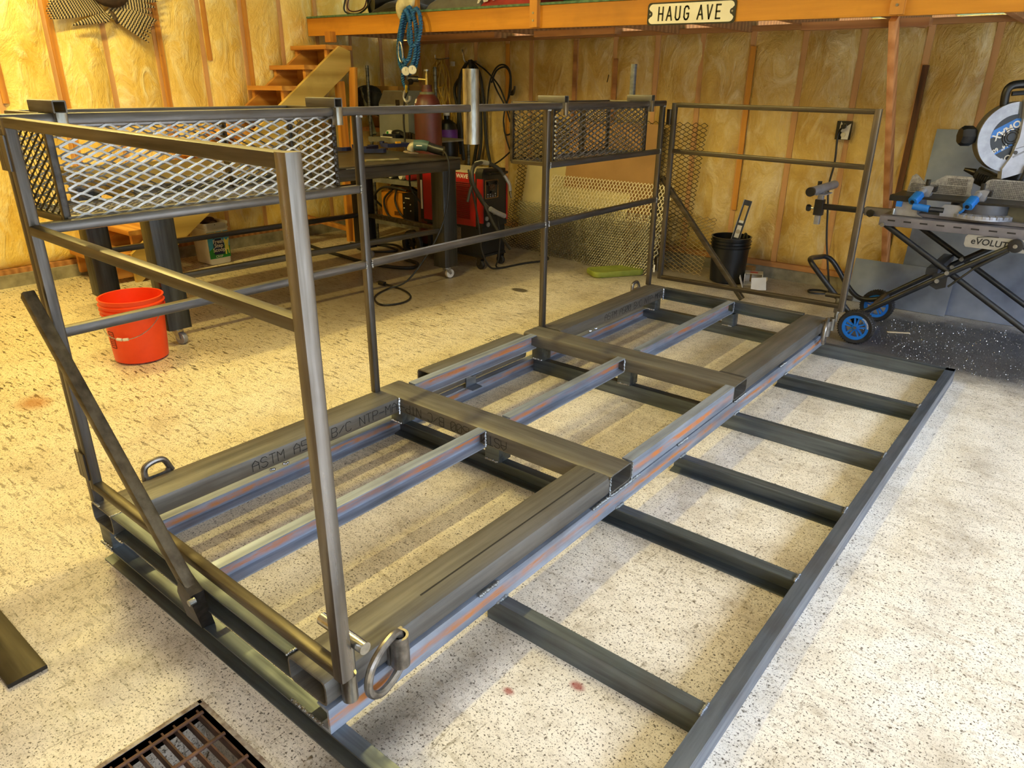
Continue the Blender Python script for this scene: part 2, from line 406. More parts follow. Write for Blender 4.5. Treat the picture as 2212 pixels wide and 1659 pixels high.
LATH = wood('lath_wood', 'cf8f35', 'b3732a', 'z', 8, .6, True)
OLDWOOD = wood('weathered_board', 'ba8450', '8f5f38', 'x', 7, .7)
DARKLATH = wood('bark_edged_lath', '7a4f2c', '2c1a10', 'z', 12, .8)
BEAM = wood('amber_beam', 'd4902c', 'b06f18', 'x', 4, .42, True, .05)
PINE = wood('treated_plank', 'd2b264', 'ae8f45', 'y', 3, .55, True, .08)
STEP = wood('stair_wood', 'd39a4c', 'b3752f', 'y', 6, .6, True)
STEPX = wood('tread_wood', 'd39a4a', 'b4772e', 'x', 6, .6, True)
POSTW = wood('brace_wood', 'cf9460', 'ad7240', 'z', 6, .6, True)
CONC = plain('curb_concrete', '9b9481', .85, 0, '77705f', 9, bump=.4)
DRYWALL = plain('painted_board', 'dcd9d0', .8, 0, 'd2cec2', 3)

# ------------------------------------------------------------------ the room
def S(o): o['kind'] = 'structure'; return o
WX, WY = -4.165, 5.285
GX0, GX1, GY0, GY1 = .815, 1.62, -.90, -.118           # drain pit
g = G()
x0, x1, y0, y1 = WX-.2, DOOR_X+.1, -4.0, WY+.25
for a in ((x0, GX0, y0, y1), (GX1, x1, y0, y1), (GX0, GX1, y0, GY0), (GX0, GX1, GY1, y1)):
    g.add([(a[0], a[2], 0), (a[1], a[2], 0), (a[1], a[3], 0), (a[0], a[3], 0)], [(0, 1, 2, 3)])
for vs in ([(GX0, GY0, 0), (GX0, GY1, 0), (GX0, GY1, -.16), (GX0, GY0, -.16)], [(GX1, GY1, 0), (GX1, GY0, 0), (GX1, GY0, -.16), (GX1, GY1, -.16)],
           [(GX0, GY1, 0), (GX1, GY1, 0), (GX1, GY1, -.16), (GX0, GY1, -.16)], [(GX1, GY0, 0), (GX0, GY0, 0), (GX0, GY0, -.16), (GX1, GY0, -.16)], [(GX0, GY0, -.16), (GX1, GY0, -.16), (GX1, GY1, -.16), (GX0, GY1, -.16)]):
    g.add(vs, [(0, 1, 2, 3)])
floor = S(g.build('floor', FLOOR, smooth=0))
tag(floor, 'pale sealed concrete floor speckled with dark strokes and stains')

def insulated(name, mat, org, along, out, length, studs, z0, z1, bulge=.05, lab=None):
    org = Vector(org); along = Vector(along); out = Vector(out); nx = int(length/.035); nz = int((z1-z0)/.05)
    st = sorted(studs); vs = []
    for j in range(nz+1):
        z = z0+(z1-z0)*j/nz
        for i in range(nx+1):
            s = length*i/nx
            lo = max([q for q in st if q <= s], default=st[0]-.41); hi = min([q for q in st if q > s], default=st[-1]+.41)
            t = (s-lo)/max(hi-lo, .01); b = math.sin(PI*min(max(t, 0), 1))**.55*bulge
            q = Vector((s*2.4, z*1.5, hash(name) % 7 * 0 + len(name)))
            w = mnoise.noise(q)*.022 + mnoise.noise(q*3.1)*.010
            d = b*(1+w*8) + w*.5
            d *= min(1, (z1-z)/.08+.15)*min(1, (z-z0)/.06+.15)
            vs.append(org + along*s + Vector((0, 0, z)) + out*d)
    fs = [(j*(nx+1)+i, j*(nx+1)+i+1, (j+1)*(nx+1)+i+1, (j+1)*(nx+1)+i) for j in range(nz) for i in range(nx)]
    if along.cross(Vector((0, 0, 1))).dot(out) < 0: fs = [f[::-1] for f in fs]
    o = S(G().add(vs, fs).build(name, mat, smooth=180))
    return tag(o, lab)
# left wall: runs along y
LY0 = -3.6
lst = [y-LY0 for y in [-3.55+.4105*i for i in range(23)]]
LOFF = 1.75-(-3.55+.4105*13)
lst = [q+LOFF for q in lst]
wl = insulated('wall_left', INS, (WX-.03, LY0, 0), (0, 1, 0), (1, 0, 0), WY-LY0+.2, lst, .13, 3.3, .055, 'left wall of yellow insulation under clear film with studs and laths')
for i, q in enumerate(lst):
    y = q+LY0
    G().bx(WX-.08, WX-.004, y-.02, y+.02, .13, 3.3).build('stud', STUD, wl)
for y, za, zb in ((1.365, 1.325, 3.0), (1.78, .2, 3.0), (2.60, .5, 3.0), (3.03, 1.66, 3.0), (3.43, .9, 3.0), (.95, .6, 2.9)):
    G().bar((WX+.006, y, za), (WX+.006, y, zb), .042, .012, up=(1, 0, 0)).build('lath', LATH, wl)
G().bx(WX-.1, WX+.03, LY0, WY, .095, .135).build('sill_plate', OLDWOOD, wl)
G().bx(WX-.1, WX+.05, LY0, WY, 0, .097).build('curb', CONC, wl)
# back wall below the loft: runs along x
BX0 = WX-.1; BX1 = DOOR_X+.1
bst = [x-BX0 for x in (-4.1, -3.85, -3.44, -3.03, -2.62, -2.32, -1.80, -1.385, -.972, -.559, -.139, .265, .674, 1.10, 1.50, 1.92, 2.33, 2.74, 3.15, 3.56, 3.97, 4.4, 4.81, 5.22, 5.6)]
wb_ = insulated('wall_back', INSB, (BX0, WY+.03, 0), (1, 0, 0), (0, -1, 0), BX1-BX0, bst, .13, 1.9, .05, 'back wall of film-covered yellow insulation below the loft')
for q in bst:
    x = q+BX0
    G().bx(x-.021, x+.021, WY+.004, WY+.08, .13, 1.9).build('stud', STUD, wb_)
for x, za, zb, m in ((-2.60, 1.0, 1.85, LATH), (-1.80, .7, 1.86, OLDWOOD), (-1.365, .8, 1.70, OLDWOOD), (-.124, .52, 1.77, LATH), (1.10, .25, 1.625, DARKLATH)):
    G().bar((x, WY-.006, za), (x+(.012 if x > 1 else 0), WY-.006, zb), .04, .014, up=(0, 1, 0)).build('lath', m, wb_)
G().bx(BX0, BX1, WY-.03, WY+.1, .095, .135).build('sill_plate', OLDWOOD, wb_)
G().bx(BX0, BX1, WY-.02, WY+.1, 0, .097).build('curb', CONC, wb_)
G().bx(BX0, BX1, WY-.022, WY+.1, 1.875, 1.915).build('top_plate', OLDWOOD, wb_)
for x, z, dx, dz in ((-1.98, 1.345, .05, -.006), (-1.44, 1.58, .035, -.07)):
    G().cyl((x, WY+.01, z), (x+dx, WY-.07, z+dz), .004, n=6).build('nail', DARKST, wb_)
G().path([(-2.52, WY, 1.44), (-2.51, WY-.07, 1.40), (-2.46, WY-.09, 1.40), (-2.44, WY-.09, 1.47)], .011, 8, 4).build('hanging_hook', DARKST, wb_)
# upper wall behind the loft, ceiling, wall behind the camera, wall beside the door
tag(S(insulated('wall_upper', INS, (BX0, WY+1.0, 0), (1, 0, 0), (0, -1, 0), BX1-BX0, bst, 0.0, 3.3, .04)), 'upper insulated wall behind the loft')
tag(S(G().bx(WX-.2, DOOR_X+.2, -3.8, WY+1.2, 3.3, 3.4).build('ceiling', DRYWALL, smooth=0)), 'flat board ceiling of the garage')
tag(S(G().bx(WX-.2, DOOR_X+.2, -3.9, -3.7, 0, 3.3).build('wall_front', INS, smooth=0)), 'wall behind the viewer')
g = G(); g.bx(DOOR_X, DOOR_X+.15, DOOR_Y1, WY+1.2, 0, 3.3); g.bx(DOOR_X, DOOR_X+.15, -3.9, DOOR_Y0, 0, 3.3); g.bx(DOOR_X, DOOR_X+.15, DOOR_Y0, DOOR_Y1, DOOR_Z, 3.3)
tag(S(g.build('wall_right', INS, smooth=0)), 'wall with the open garage doorway')

# outside the doorway: apron and an unseen row of trees added to block the low sky
tag(S(G().bx(DOOR_X+.1, 60, -40, 40, -.12, -.02).build('ground', plain('gravel_apron', 'a8a59d', .9, 0, '8f8c85', 3), smooth=0)), 'gravel yard outside the doorway')
g = G()
for i in range(40):
    y = -38+i*2+random.uniform(-.4, .4); x = 20+random.uniform(-.6, .8); h = random.uniform(6.6, 7.6)
    g.cyl((x, y, 0), (x, y, h*.86), 1.75, 1.55, 9); g.cyl((x, y, h*.84), (x, y, h), 1.5, .3, 9)
tl = g.build('sky_blocker', plain('blocker', '2b3322', .9, 0, '1b2216', 2), smooth=0, kind='stuff'); tag(tl, 'dark evergreen tree shapes added out of view to hide the low sky', 'sky screen')
# ------------------------------------------------------------------ the welded platform
W, W2, L = 1.21, 1.895, 3.63
ZA, ZB, ZT = .075, .155, .229
ZM = (ZB+ZT)/2
pf = thing('steel_platform', (0, 0, 0), 'long welded raw steel platform with side railings and end gates on the garage floor', 'platform')
weld = G(); H3 = .0375
# floor frame
def channel(name, p0, p1, op, mat, h=.075, w=.042): return G().chan(p0, p1, op, h=h, w=w).build(name, mat, pf)
channel('floor_channel', (0, .021, H3), (W2, .021, H3), 1, CHX)              # front, open to the viewer
channel('floor_channel', (.021, .042, H3), (.021, L-.042, H3), 1, RUY3)
channel('floor_channel', (W2-.022, .042, H3), (W2-.022, L, H3), -1, CHY, w=.045)
channel('floor_channel', (0, L-.021, H3), (W2, L-.021, H3), -1, CHX)
channel('cross_channel', (.042, 1.279, H3), (W2-.045, 1.279, H3), 1, CHX)
channel('cross_channel', (.042, 2.318, H3), (W2-.045, 2.318, H3), -1, CHX)
for y, op in ((.622, -1), (1.777, 1), (2.962, 1)): channel('rib', (W-.04, y, H3), (W2-.045, y, H3), op, CHX)
for y in (.6, 1.258, 1.756, 2.297, 2.941): weld.weld((W+.002, y, ZA+.003), (W+.002, y+.042, ZA+.003), .006)
for y in (.6, 1.258, 1.756, 2.297, 2.941): weld.weld((W2-.046, y, ZA+.002), (W2-.046, y+.042, ZA+.002), .005)
# right-hand long channel between the frame and the tubes
G().chan((W-.021, 0, .112), (W-.021, L, .112), -1, h=.073, w=.042).build('long_channel', RUY2, pf)
# stub posts
for x, y in ((.041, .045), (.075, 1.285), (.635, 1.285), (.075, 2.325), (.625, 2.325), (.075, 3.59), (.625, 3.59)):
    G().hollow((x, y, ZA), (x, y, ZB), .078, .078, up=(0, 1, 0), r=.008).build('stub_post', CHX, pf)
    weld.weld((x-.03, y-.04, ZA+.003), (x+.03, y-.04, ZA+.003), .005)
# heavy tubes
TW = .145
def tube(name, p0, p1, w, h, mat): return G().hollow(p0, p1, w, h, r=.017, t=.006).build(name, mat, pf)
YA0, YA1, YB0, YB1 = 1.205, 1.353, 2.256, 2.408
lt1 = tube('tube_beam', (TW/2, 0, ZM), (TW/2, YA0, ZM), TW, ZT-ZB, STY)
lt2 = tube('tube_beam', (TW/2, YB1, ZM), (TW/2, L, ZM), TW, ZT-ZB, STY)
rt1 = tube('tube_beam', (W-TW/2, 0, ZM), (W-TW/2, YA0, ZM), TW, ZT-ZB, STY)
rt2 = tube('tube_beam', (W-TW/2, YB1, ZM), (W-TW/2, L-.02, ZM), TW, ZT-ZB, STY)
fa = tube('fork_tube', (0, (YA0+YA1)/2, ZM), (W, (YA0+YA1)/2, ZM), YA1-YA0, ZT-ZB, STX)
fb = tube('fork_tube', (0, (YB0+YB1)/2, ZM), (W, (YB0+YB1)/2, ZM), YB1-YB0, ZT-ZB, STX)
sp_ = tube('side_pocket', (.0, 1.50, .162), (.0, 2.22, .162), .098, .128, STY)
# a dark pencil line and print on the tubes
G().bar((W-.055, .35, ZT+.0004), (W-.055, 1.19, ZT+.0004), .005, .0006).build('marker_line', INK, rt1)
strokes(G(), 'ASTM A500 B/C NTP-MAR', .040, (TW+.0008, .49, ZB+.019), (0, 1, 0), (0, 0, 1), adv=5.3).build('stencil_lettering', INK, lt1, kind='stuff')
strokes(G(), 'ASTM A500 B/C NTP-MAR', .040, (TW+.0008, 2.86, ZB+.019), (0, 1, 0), (0, 0, 1), adv=5.15).build('stencil_lettering', INK, lt2, kind='stuff')
strokes(G(), 'ASTM A500 B/C NTP-', .040, (.745, YA0-.0008, ZT-.019), (-1, 0, 0), (0, 0, -1), adv=5.0).build('stencil_lettering', INK, fa, kind='stuff')
strokes(G(), 'B3E', .045, (-.03, 2.02, ZT+.0008-.003), (0, 1, 0), (-1, 0, 0), w=.003).build('stencil_lettering', INK, sp_, kind='stuff')
# open-sided deck channels
def deck(x, y0, y1, op): return G().chan((x, y0, ZM), (x, y1, ZM), op, h=ZT-ZB, w=.042).build('deck_channel', RUY, pf)
deck(.622, .042, YA0, 1); deck(.622, YA1, YB0, 1); deck(.622, YB1, L-.042, 1)
deck(.07, YA1, YB0, 1); deck(W-.021, YA1, YB0, -1)
channel('end_channel', (TW, .022, ZM), (W-TW, .022, ZM), 1, CHX, h=ZT-ZB)
channel('end_channel', (TW, L-.022, ZM), (W-TW, L-.022, ZM), 1, CHX, h=ZT-ZB)
G().chan((.075, 1.73, .115), (.075, 1.80, .115), 1, h=.08, w=.05, t=.006).build('spacer_bracket', CHY, pf)
# weld beads
for x in (.642, .60):
    for y in (YA0-.004, YB0-.004, L-.046): weld.weld((x, y, ZB+.004), (x, y, ZT-.01), .0055)
weld.weld((TW+.002, YA0-.003, ZB), (TW+.002, YA0-.003, ZT-.005), .006); weld.weld((TW+.002, L-.045, ZB), (TW+.002, L-.045, ZT-.005), .006)
weld.weld((W+.001, YA0, ZB+.002), (W+.001, YA0, ZT-.008), .005); weld.weld((W+.001, YA1+.002, ZB), (W+.001, YA1+.002, ZT-.008), .005)
for y0, y1 in ((.52, .60), (1.10, 1.20), (1.215, 1.35), (1.36, 1.41), (1.72, 1.80), (2.27, 2.40), (2.85, 2.93)): weld.weld((W+.002, y0, .150), (W+.002, y1, .150), .006)
for y in (.56, .62, 2.70, 2.76): weld.weld((TW-.002, y, ZB-.004), (TW-.002, y+.014, ZB-.006), .006)
weld.weld((.02, .002, ZT+.002), (.06, .002, ZT+.002), .004); weld.weld((W-TW, -.001, ZT), (W-TW, .04, ZT), .004); weld.weld((TW, -.001, ZT), (TW, .04, ZT), .004)
weld.weld((W-TW-.01, .002, ZA+.004), (W-.03, .002, ZA+.004), .004); weld.weld((TW+.005, -.001, ZB), (TW+.05, -.001, ZB), .005); weld.weld((.045, -.001, ZA+.001), (.09, -.001, ZA+.001), .004)
# lashing rings
def lashing(x, y, z, s):
    b = G(); b.pipe((x+s*.02, y, z-.045), (x+s*.02, y, z+.045), .024, .007, 16); b.box((x+s*.003, y, z), (.008, .05, .088))
    r = b.build('ring_bracket', FORGED, pf)
    pts = [(x+s*.02, y, z-.048), (x+s*.02, y, z+.048), (x+s*.030, y-.05, z+.058), (x+s*.040, y-.105, z+.028), (x+s*.042, y-.118, z-.03), (x+s*.036, y-.075, z-.068)]
    G().path(pts, .0105, 10, 6, closed=True).build('lashing_ring', FORGED, r)
lashing(W, .205, .195, 1); lashing(W, 3.52, .195, 1)
def lashing_up(x, y, z):
    r = G().box((x-.012, y, z), (.02, .085, .05)).build('ring_bracket', FORGED, pf)
    G().path([(x-.02, y-.04, z+.005), (x-.022, y-.03, z+.055), (x-.025, y+.03, z+.06), (x-.02, y+.055, z+.01)], .011, 10, 6).build('lashing_ring', FORGED, r)
lashing_up(0, .225, .205); lashing_up(0, 3.5, .195)
# railing
PW = .031; ZR = 1.38
for y, z0 in ((.016, ZT), (1.187, ZT), (2.405, ZT), (3.612, ZT)):
    G().bar((.016, y, z0), (.016, y, ZR-.015), PW, PW, up=(0, 1, 0), r=.006).build('rail_post', STZ, pf)
    weld.weld((.03, y-.01, ZR-.018), (.03, y+.012, ZR-.018), .005)
RW = .031
G().bar((.016, 0, ZR), (.016, L, ZR), RW, RW, r=.006).build('top_rail', RAILY, pf)
for a, b, z in ((.032, 1.172, 1.095), (2.42, 3.597, 1.095), (.032, 1.172, .795), (1.202, 2.39, .795), (2.42, 3.597, .795)):
    G().bar((.016, a, z), (.016, b, z), RW, RW, r=.006).build('mid_rail', RAILY, pf)
    for y in (a, b): weld.weld((.033, y, z-.012), (.033, y, z+.012), .0055)
G().pipe((.008, 1.845, 1.228), (.008, 1.845, 1.54), .036, .003, 24).build('pipe_holder', PIPE, pf)
# corner braces and their feet
BRY = -.034
g = G(); g.bar((.03, BRY, .925), (.70, BRY, .25), .034, .034, up=(0, 1, 0), r=.006); g.build('brace', RAILX, pf)
G().rings([[(.565, -.004, ZA), (.648, -.004, ZA), (.655, .030, ZA), (.572, .030, ZA)], [(.655, -.052, .235), (.728, -.052, .225), (.730, -.016, .225), (.657, -.016, .235)], [(.675, -.052, .285), (.728, -.052, .255), (.730, -.016, .255), (.677, -.016, .285)]]).build('brace_foot', DARKST, pf)
G().cyl((.735, -.045, .243), (.735, -.062, .243), .009, n=10).build('brace_bolt', BRIGHT, pf)
g = G(); g.bar((.035, L+.022, .93), (.665, L+.022, .235), .032, .032, up=(0, 1, 0), r=.006); g.build('brace', RAILX, pf)
# end gates, each an assembly of stiles and rails on hinges
def gate(y, sgn, xl, xr, zt0, zt1, zb0, zb1):
    gt = empty('end_gate', pf, (xl, y, zb0))
    G().bar((xl, y, zb0-.012), (xl, y, zt0+.012), PW, .03, up=(0, 1, 0), r=.006).build('stile', STZ, gt)
    G().bar((xr, y, .275), (xr, y, zt1+.014), .034, .034, up=(0, 1, 0), r=.006).build('stile', GATEZ, gt)
    zm0, zm1 = 1.10-.0*sgn, 1.08
    for a, b in ((zt0, zt1), (zm0, zm1), (zb0, zb1)):
        G().bar((xl+.015, y, a), (xr-.016, y, b), .03, .027, r=.005).build('rail', RAILX, gt)
    for z in (1.30, .37):
        h = G(); h.cyl((xl-.027, y, z-.045), (xl-.027, y, z+.045), .009, n=10); h.box((xl-.012, y+sgn*.017, z), (.03, .006, .09)); h.box((xl-.045, y+sgn*.017, z), (.03, .006, .09))
        h.build('hinge', STZ, gt)
    # sprung latch pin with a cross handle, dropping into a socket on the platform side
    px = W+.022
    p = G(); py = y+.035
    p.cyl((px, py, .20), (px, py, .30), .011, n=12); p.pipe((px, py, .255), (px, py, .345), .019, .005, 16)
    p.build('latch_pin', PIPE, gt)
    G().cyl((px-.078, py, .352), (px+.072, py, .352), .0145, n=20).build('latch_handle', BRIGHT if sgn < 0 else RAILX, gt)
    return gt
gate(.013, -1, .052, 1.265, 1.376, 1.359, .302, .286)
gate(3.635, 1, .088, 1.262, 1.371, 1.361, .290, .305)
for y in (.048, 3.60): G().pipe((W+.022, y, .165), (W+.022, y, .238), .019, .006, 16).build('latch_socket', PIPE, pf)
# small white sticker on the far lower hinge
G().box((.052, 3.608, .345), (.012, .001, .05)).build('hinge_sticker', WHITE, pf)
weld.build('weld_bead', WELD, pf, kind='stuff')

# ------------------------------------------------------------------ hook-on mesh baskets
def basket(y0, y1, lab, mat_in, mat_out, zt, zb, flip):
    b = thing('mesh_basket', (-.15, y0, 1.1), lab, 'basket', 'wire baskets hooked over the railing')
    xi, xo = -.004, -.285
    f = .022
    for p0, p1 in (((xo, y0, zt), (xo, y1, zt)), ((xi-.012, y0, zt-.02), (xi-.012, y1, zt-.02)), ((xo, y0, zb), (xo, y1, zb)), ((xi-.012, y0, zb), (xi-.012, y1, zb))):
        G().bar(p0, p1, f, f, r=.004).build('frame_rail', RAILY, b)
    for y in (y0, y1):
        G().bar((xo+.01, y, zt), (xi-.02, y, zt), f, f, r=.004).build('frame_rail', RAILX, b); G().bar((xo+.01, y, zb), (xi-.02, y, zb), f, f, r=.004).build('frame_rail', RAILX, b)
        for x in (xo, xi-.012): G().bar((x, y, zb), (x, y, zt-.01), .02, .02, up=(0, 1, 0), r=.003).build('corner_post', DARKST, b)
    G().bar((xo-.004, (y0+y1)/2+.2, zb), (xo-.004, (y0+y1)/2+.2, zt), .006, .04, up=(1, 0, 0)).build('back_strap', DARKST, b)
    lw, sw = .0735, .0285
    G().wire((xi, y0+.012, zb), (0, 1, 0), (0, 0, 1), y1-y0-.024, zt-zb-.01, lw, sw, .0066, .002).build('mesh_panel', mat_in, b, kind='stuff', smooth=0)
    G().wire((xo, y0, zb), (0, 1, 0), (0, 0, 1), y1-y0, zt-zb, lw, sw, .0062, .002).build('mesh_panel', mat_out, b, kind='stuff', smooth=0)
    G().wire((xi, y0, zb+.004), (0, 1, 0), (-1, 0, 0), y1-y0, xi-xo, lw, sw, .0062, .002).build('mesh_panel', mat_out, b, kind='stuff', smooth=0)
    for y in (y0, y1): G().wire((xi, y, zb), (-1, 0, 0), (0, 0, 1), xi-xo, zt-zb, .044, .0255, .006, .002).build('mesh_panel', MESHD if y == y0 and not flip else MESHB, b, kind='stuff', smooth=0)
    bd = G()
    for i in range(11): bd.ell((xi+.004, y0 if flip else y1-.004, zb+.012+.0225*i), .0065, 6, 4)
    bd.build('edge_weld', WELD if flip else DARKST, b, kind='stuff')
    for y in ((y0+.022, y1-.012) if not flip else (y0+.028, y1-.035)):
        h = empty('hook', b, (0, y, 1.41))
        G().hollow((-.125, y, 1.411), (.046, y, 1.411), .036, .034, r=.004, t=.004).build('hook_arm', DARKST if False else STX, h)
        G().hollow((.047-.012, y+.0, 1.335), (.047-.012, y+.0, 1.396), .03, .03, up=(0, 1, 0), r=.004, t=.004).build('hook_leg', PIPE, h)
    return b
basket(.125, 1.095, 'bright expanded metal basket hooked on the railing nearest the orange bucket', MESHW, MESHG, 1.385, 1.105, False)
b2 = basket(2.50, 3.465, 'dull grey expanded metal basket hooked on the far end of the railing', MESHG, MESHB, 1.385, 1.09, True)
G().hollow((-.12, 3.462, 1.395), (-.12, 3.462, 1.60), .03, .03, up=(0, 1, 0), r=.005, t=.003).build('flag_socket', CHY, b2)
# ------------------------------------------------------------------ stairs
st = thing('staircase', (-3.86, 1.4, 0), 'amber wooden box stairs climbing the left wall to the loft', 'stairs')
run, rise = .256, .176
for k in range(-1, 9):
    y, z = 1.80+run*k, .40+rise*k
    G().bar((WX+.05, y+.15, z-.019), (-3.575, y+.15, z-.019), .30, .038, r=.004).build('tread', STEPX, st)
    for x in (-3.625, WX+.09):
        G().bx(x-.02, x+.02, y+.03, y+.27, z-.036-.15, z-.038).build('side_block', STEP, st)
    G().bx(WX+.06, -3.60, y+.255, y+.275, z-.19, z-.038).build('riser_board', STEPX, st)
def stringer(x, name, mat):
    s = .703; y0, y1 = 1.80, 4.08
    return G().prism([(y0-.02, .0), (y0+.02, 0), (y1+.02, s*(y1-1.79)), (y1+.02, s*(y1-1.79)+.15), (y1-.1, s*(y1-1.79)+.19), (y0-.02, .225)], (x, 0, 0), (0, 1, 0), (0, 0, 1), (-.038, 0, 0)).build(name, mat, st)
stringer(-3.545, 'stringer', PINE); stringer(WX+.12, 'stringer', STEP)
G().bx(-3.60, -3.56, 3.93, 4.02, .0, 1.50).build('support_post', LATH, st)
G().bar((-3.50, 3.98, 0), (-3.52, 4.10, 1.62), .038, .085, up=(1, 0, 0), r=.003).build('support_post', LATH, st)
G().bx(-3.80, -3.72, 4.02, 4.09, 1.84, 1.93).build('packing_block', LATH, st)
G().bar((-3.60, 4.16, .045), (-4.05, 3.55, .30), .09, .04, r=.003).build('foot_brace', LATH, st)
# ------------------------------------------------------------------ loft
lf = thing('storage_loft', (-1, 4.2, 1.9), 'amber timber storage loft with a green edged plywood deck above the back wall', 'loft')
def bz(x): return 1.906-.0113*(x+4.22)
BY = 4.085
xa, xb, xc = WX+.03, 1.155, 4.55
G().add([(x, y, bz(x)+h) for x in (xa, xb-.004) for y in (BY, BY+.04) for h in (0, .152)], [(0,1,3,2),(4,6,7,5),(0,4,5,1),(2,3,7,6),(0,2,6,4),(1,5,7,3)]).build('front_beam', BEAM, lf)
G().add([(x, y, bz(x)+h) for x in (xb, xc) for y in (BY, BY+.04) for h in (0, .165)], [(0,1,3,2),(4,6,7,5),(0,4,5,1),(2,3,7,6),(0,2,6,4),(1,5,7,3)]).build('front_beam', BEAM, lf)
GREEN = plain('green_stained_edge', '5c7f5a', .7, 0, '3f5a3d', 25)
G().add([(x, y, bz(x)+h) for x in (xa, xc) for y in (BY-.008, WY+1.0) for h in (.153, .169)], [(0,1,3,2),(4,6,7,5),(0,4,5,1),(2,3,7,6),(0,2,6,4),(1,5,7,3)]).build('deck_board', GREEN, lf)
x = xa+.3
while x < xc:
    G().bx(x-.02, x+.02, BY+.042, WY+.95, bz(x)+.01, bz(x)+.15).build('joist', OLDWOOD, lf); x += .61
for x0, x1, y in ((-1.45, -.72, 4.19), (.60, 1.30, 4.19), (-2.9, -1.9, 4.25)):
    G().bx(x0, x1, y, y+.09, bz(x1)-.045, bz(x1)-.003).build('packing_strip', OLDWOOD, lf)
for x in (-2.61, -1.345, 1.155):
    G().bx(x-.035, x+.035, BY-.042, BY-.001, bz(x)+.004, 2.75 if x < 1 else 2.3).build('guard_post', LATH, lf)
    for dz in (.05, .1): G().cyl((x, BY-.042, bz(x)+dz), (x, BY-.047, bz(x)+dz), .008, n=8).build('bolt_head', ZINC, lf)
G().sweep((1.135, BY+.03, 1.838), (1.158, 5.25, .02), rrect(.075, .038, .003), up=(1, 0, 0)).build('diagonal_brace', POSTW, lf)
# street sign
sg = thing('street_sign', (-.09, 4.075, 1.92), 'cream HAUG AVE street sign with black border fixed to the loft beam', 'sign')
CREAM = plain('sign_cream', 'ece6c8', .45, 0, 'e3dcbb', 6); SBLK = plain('sign_black', '16160f', .45)
ang = -.012; ux = Vector((math.cos(ang), 0, math.sin(ang))); uz = Vector((-math.sin(ang), 0, math.cos(ang)))
so = Vector((-.09, BY-.006, 1.918))
def rp(w, h, r): return rrect(w, h, r, 6)
G().prism(rp(.62, .136, .022), so, ux, uz, (0, -.004, 0)).build('sign_plate', SBLK, sg)
wv, hv = .598, .118; base = rp(wv, hv, .028); out = []
n = len(base)
poly = []
for i, (x, y) in enumerate(base): poly.append((x, y))
def notch(sgn):
    return [(sgn*(wv/2), sgn*-.030), (sgn*(wv/2-.004), sgn*-.027), (sgn*(wv/2-.012), sgn*-.018), (sgn*(wv/2-.022), sgn*-.014), (sgn*(wv/2-.027), sgn*-.006), (sgn*(wv/2-.027), sgn*.006), (sgn*(wv/2-.022), sgn*.014), (sgn*(wv/2-.012), sgn*.018), (sgn*(wv/2-.004), sgn*.027), (sgn*(wv/2), sgn*.030)]
q = n//4
poly = base[:q] + notch(1) + base[q:3*q] + notch(-1) + base[3*q:]
G().prism(poly, so+Vector((0, -.0045, 0)), ux, uz, (0, -.0012, 0)).build('sign_face', CREAM, sg)
STROKE_SIGN = {'H': ['0,0 0,6', '2.3,0 2.3,6', '0,3 2.3,3'], 'A': ['-.2,0 1.2,6 2.6,0', '.4,2 2,2'], 'U': ['0,6 0,1.2 .5,.25 1.15,0 1.8,.25 2.3,1.2 2.3,6'], 'G': ['2.3,4.8 1.8,5.75 1.15,6 .5,5.75 0,4.8 0,1.2 .5,.25 1.15,0 1.8,.25 2.3,1.2 2.3,2.7 1.3,2.7'], 'V': ['-.1,6 1.15,0 2.4,6'], 'E': ['2.1,6 0,6 0,0 2.1,0', '0,3.1 1.8,3.1']}
def sign_word(txt, x0, adv):
    k = .0132
    for i, ch in enumerate(txt):
        g = G()
        for s_ in STROKE_SIGN[ch]:
            P = [tuple(map(float, p.split(','))) for p in s_.split()]
            P = [so+Vector((0, -.0062, 0))+ux*(x0+i*adv+x*k)+uz*((y-3)*k*.98) for x, y in P]
            for a, b in zip(P, P[1:]): 
                d = (b-a).normalized()*.004; g.bar(a-d, b+d, .0105, .0008, up=(0, -1, 0))
        g.build('letter', SBLK, sg)
sign_word('HAUG', -.225, .062); sign_word('AVE', .058, .062)
for s_ in (-1, 1): G().cyl(so+ux*s_*.288+Vector((0, -.004, 0)), so+ux*s_*.288+Vector((0, -.009, 0)), .006, n=10).build('screw', ZINC, sg)
# rope over the guard post
ROPE = plain('blue_rope', '2a6fae', .6, 0, '1b4f86', 40, bump=.3)
rp_ = thing('rope_coil', (-2.62, 4.0, 1.75), 'coiled blue twisted rope with a steel clip hanging from the loft beam', 'rope')
g = G()
def loop(cx, zt, zb, w, y, ph): return [(cx+w*math.sin(ph+a)*(.55+.45*math.sin(a/2)), y+.018*math.cos(a*1.0+ph), (zt+zb)/2+(zt-zb)/2*math.cos(a)) for a in [2*PI*i/14 for i in range(14)]]
for cx, zt, zb, w, y, ph in ((-2.66, 2.06, 1.56, .145, 4.01, 0.0), (-2.63, 2.075, 1.60, .11, 3.985, .1), (-2.64, 2.05, 1.66, .075, 3.965, -.1), (-2.55, 2.06, 1.78, .085, 3.99, .15), (-2.66, 2.03, 1.60, .12, 4.03, .05)):
    g.path(loop(cx, zt, zb, w, y, ph), .0155, 12, 5, closed=True, twist=95, lobes=3)
g.path([(-2.63, 3.95, 1.66), (-2.67, 3.94, 1.56), (-2.69, 3.96, 1.50), (-2.66, 3.97, 1.43)], .0155, 12, 6, twist=95, lobes=3)
g.build('rope', ROPE, rp_)
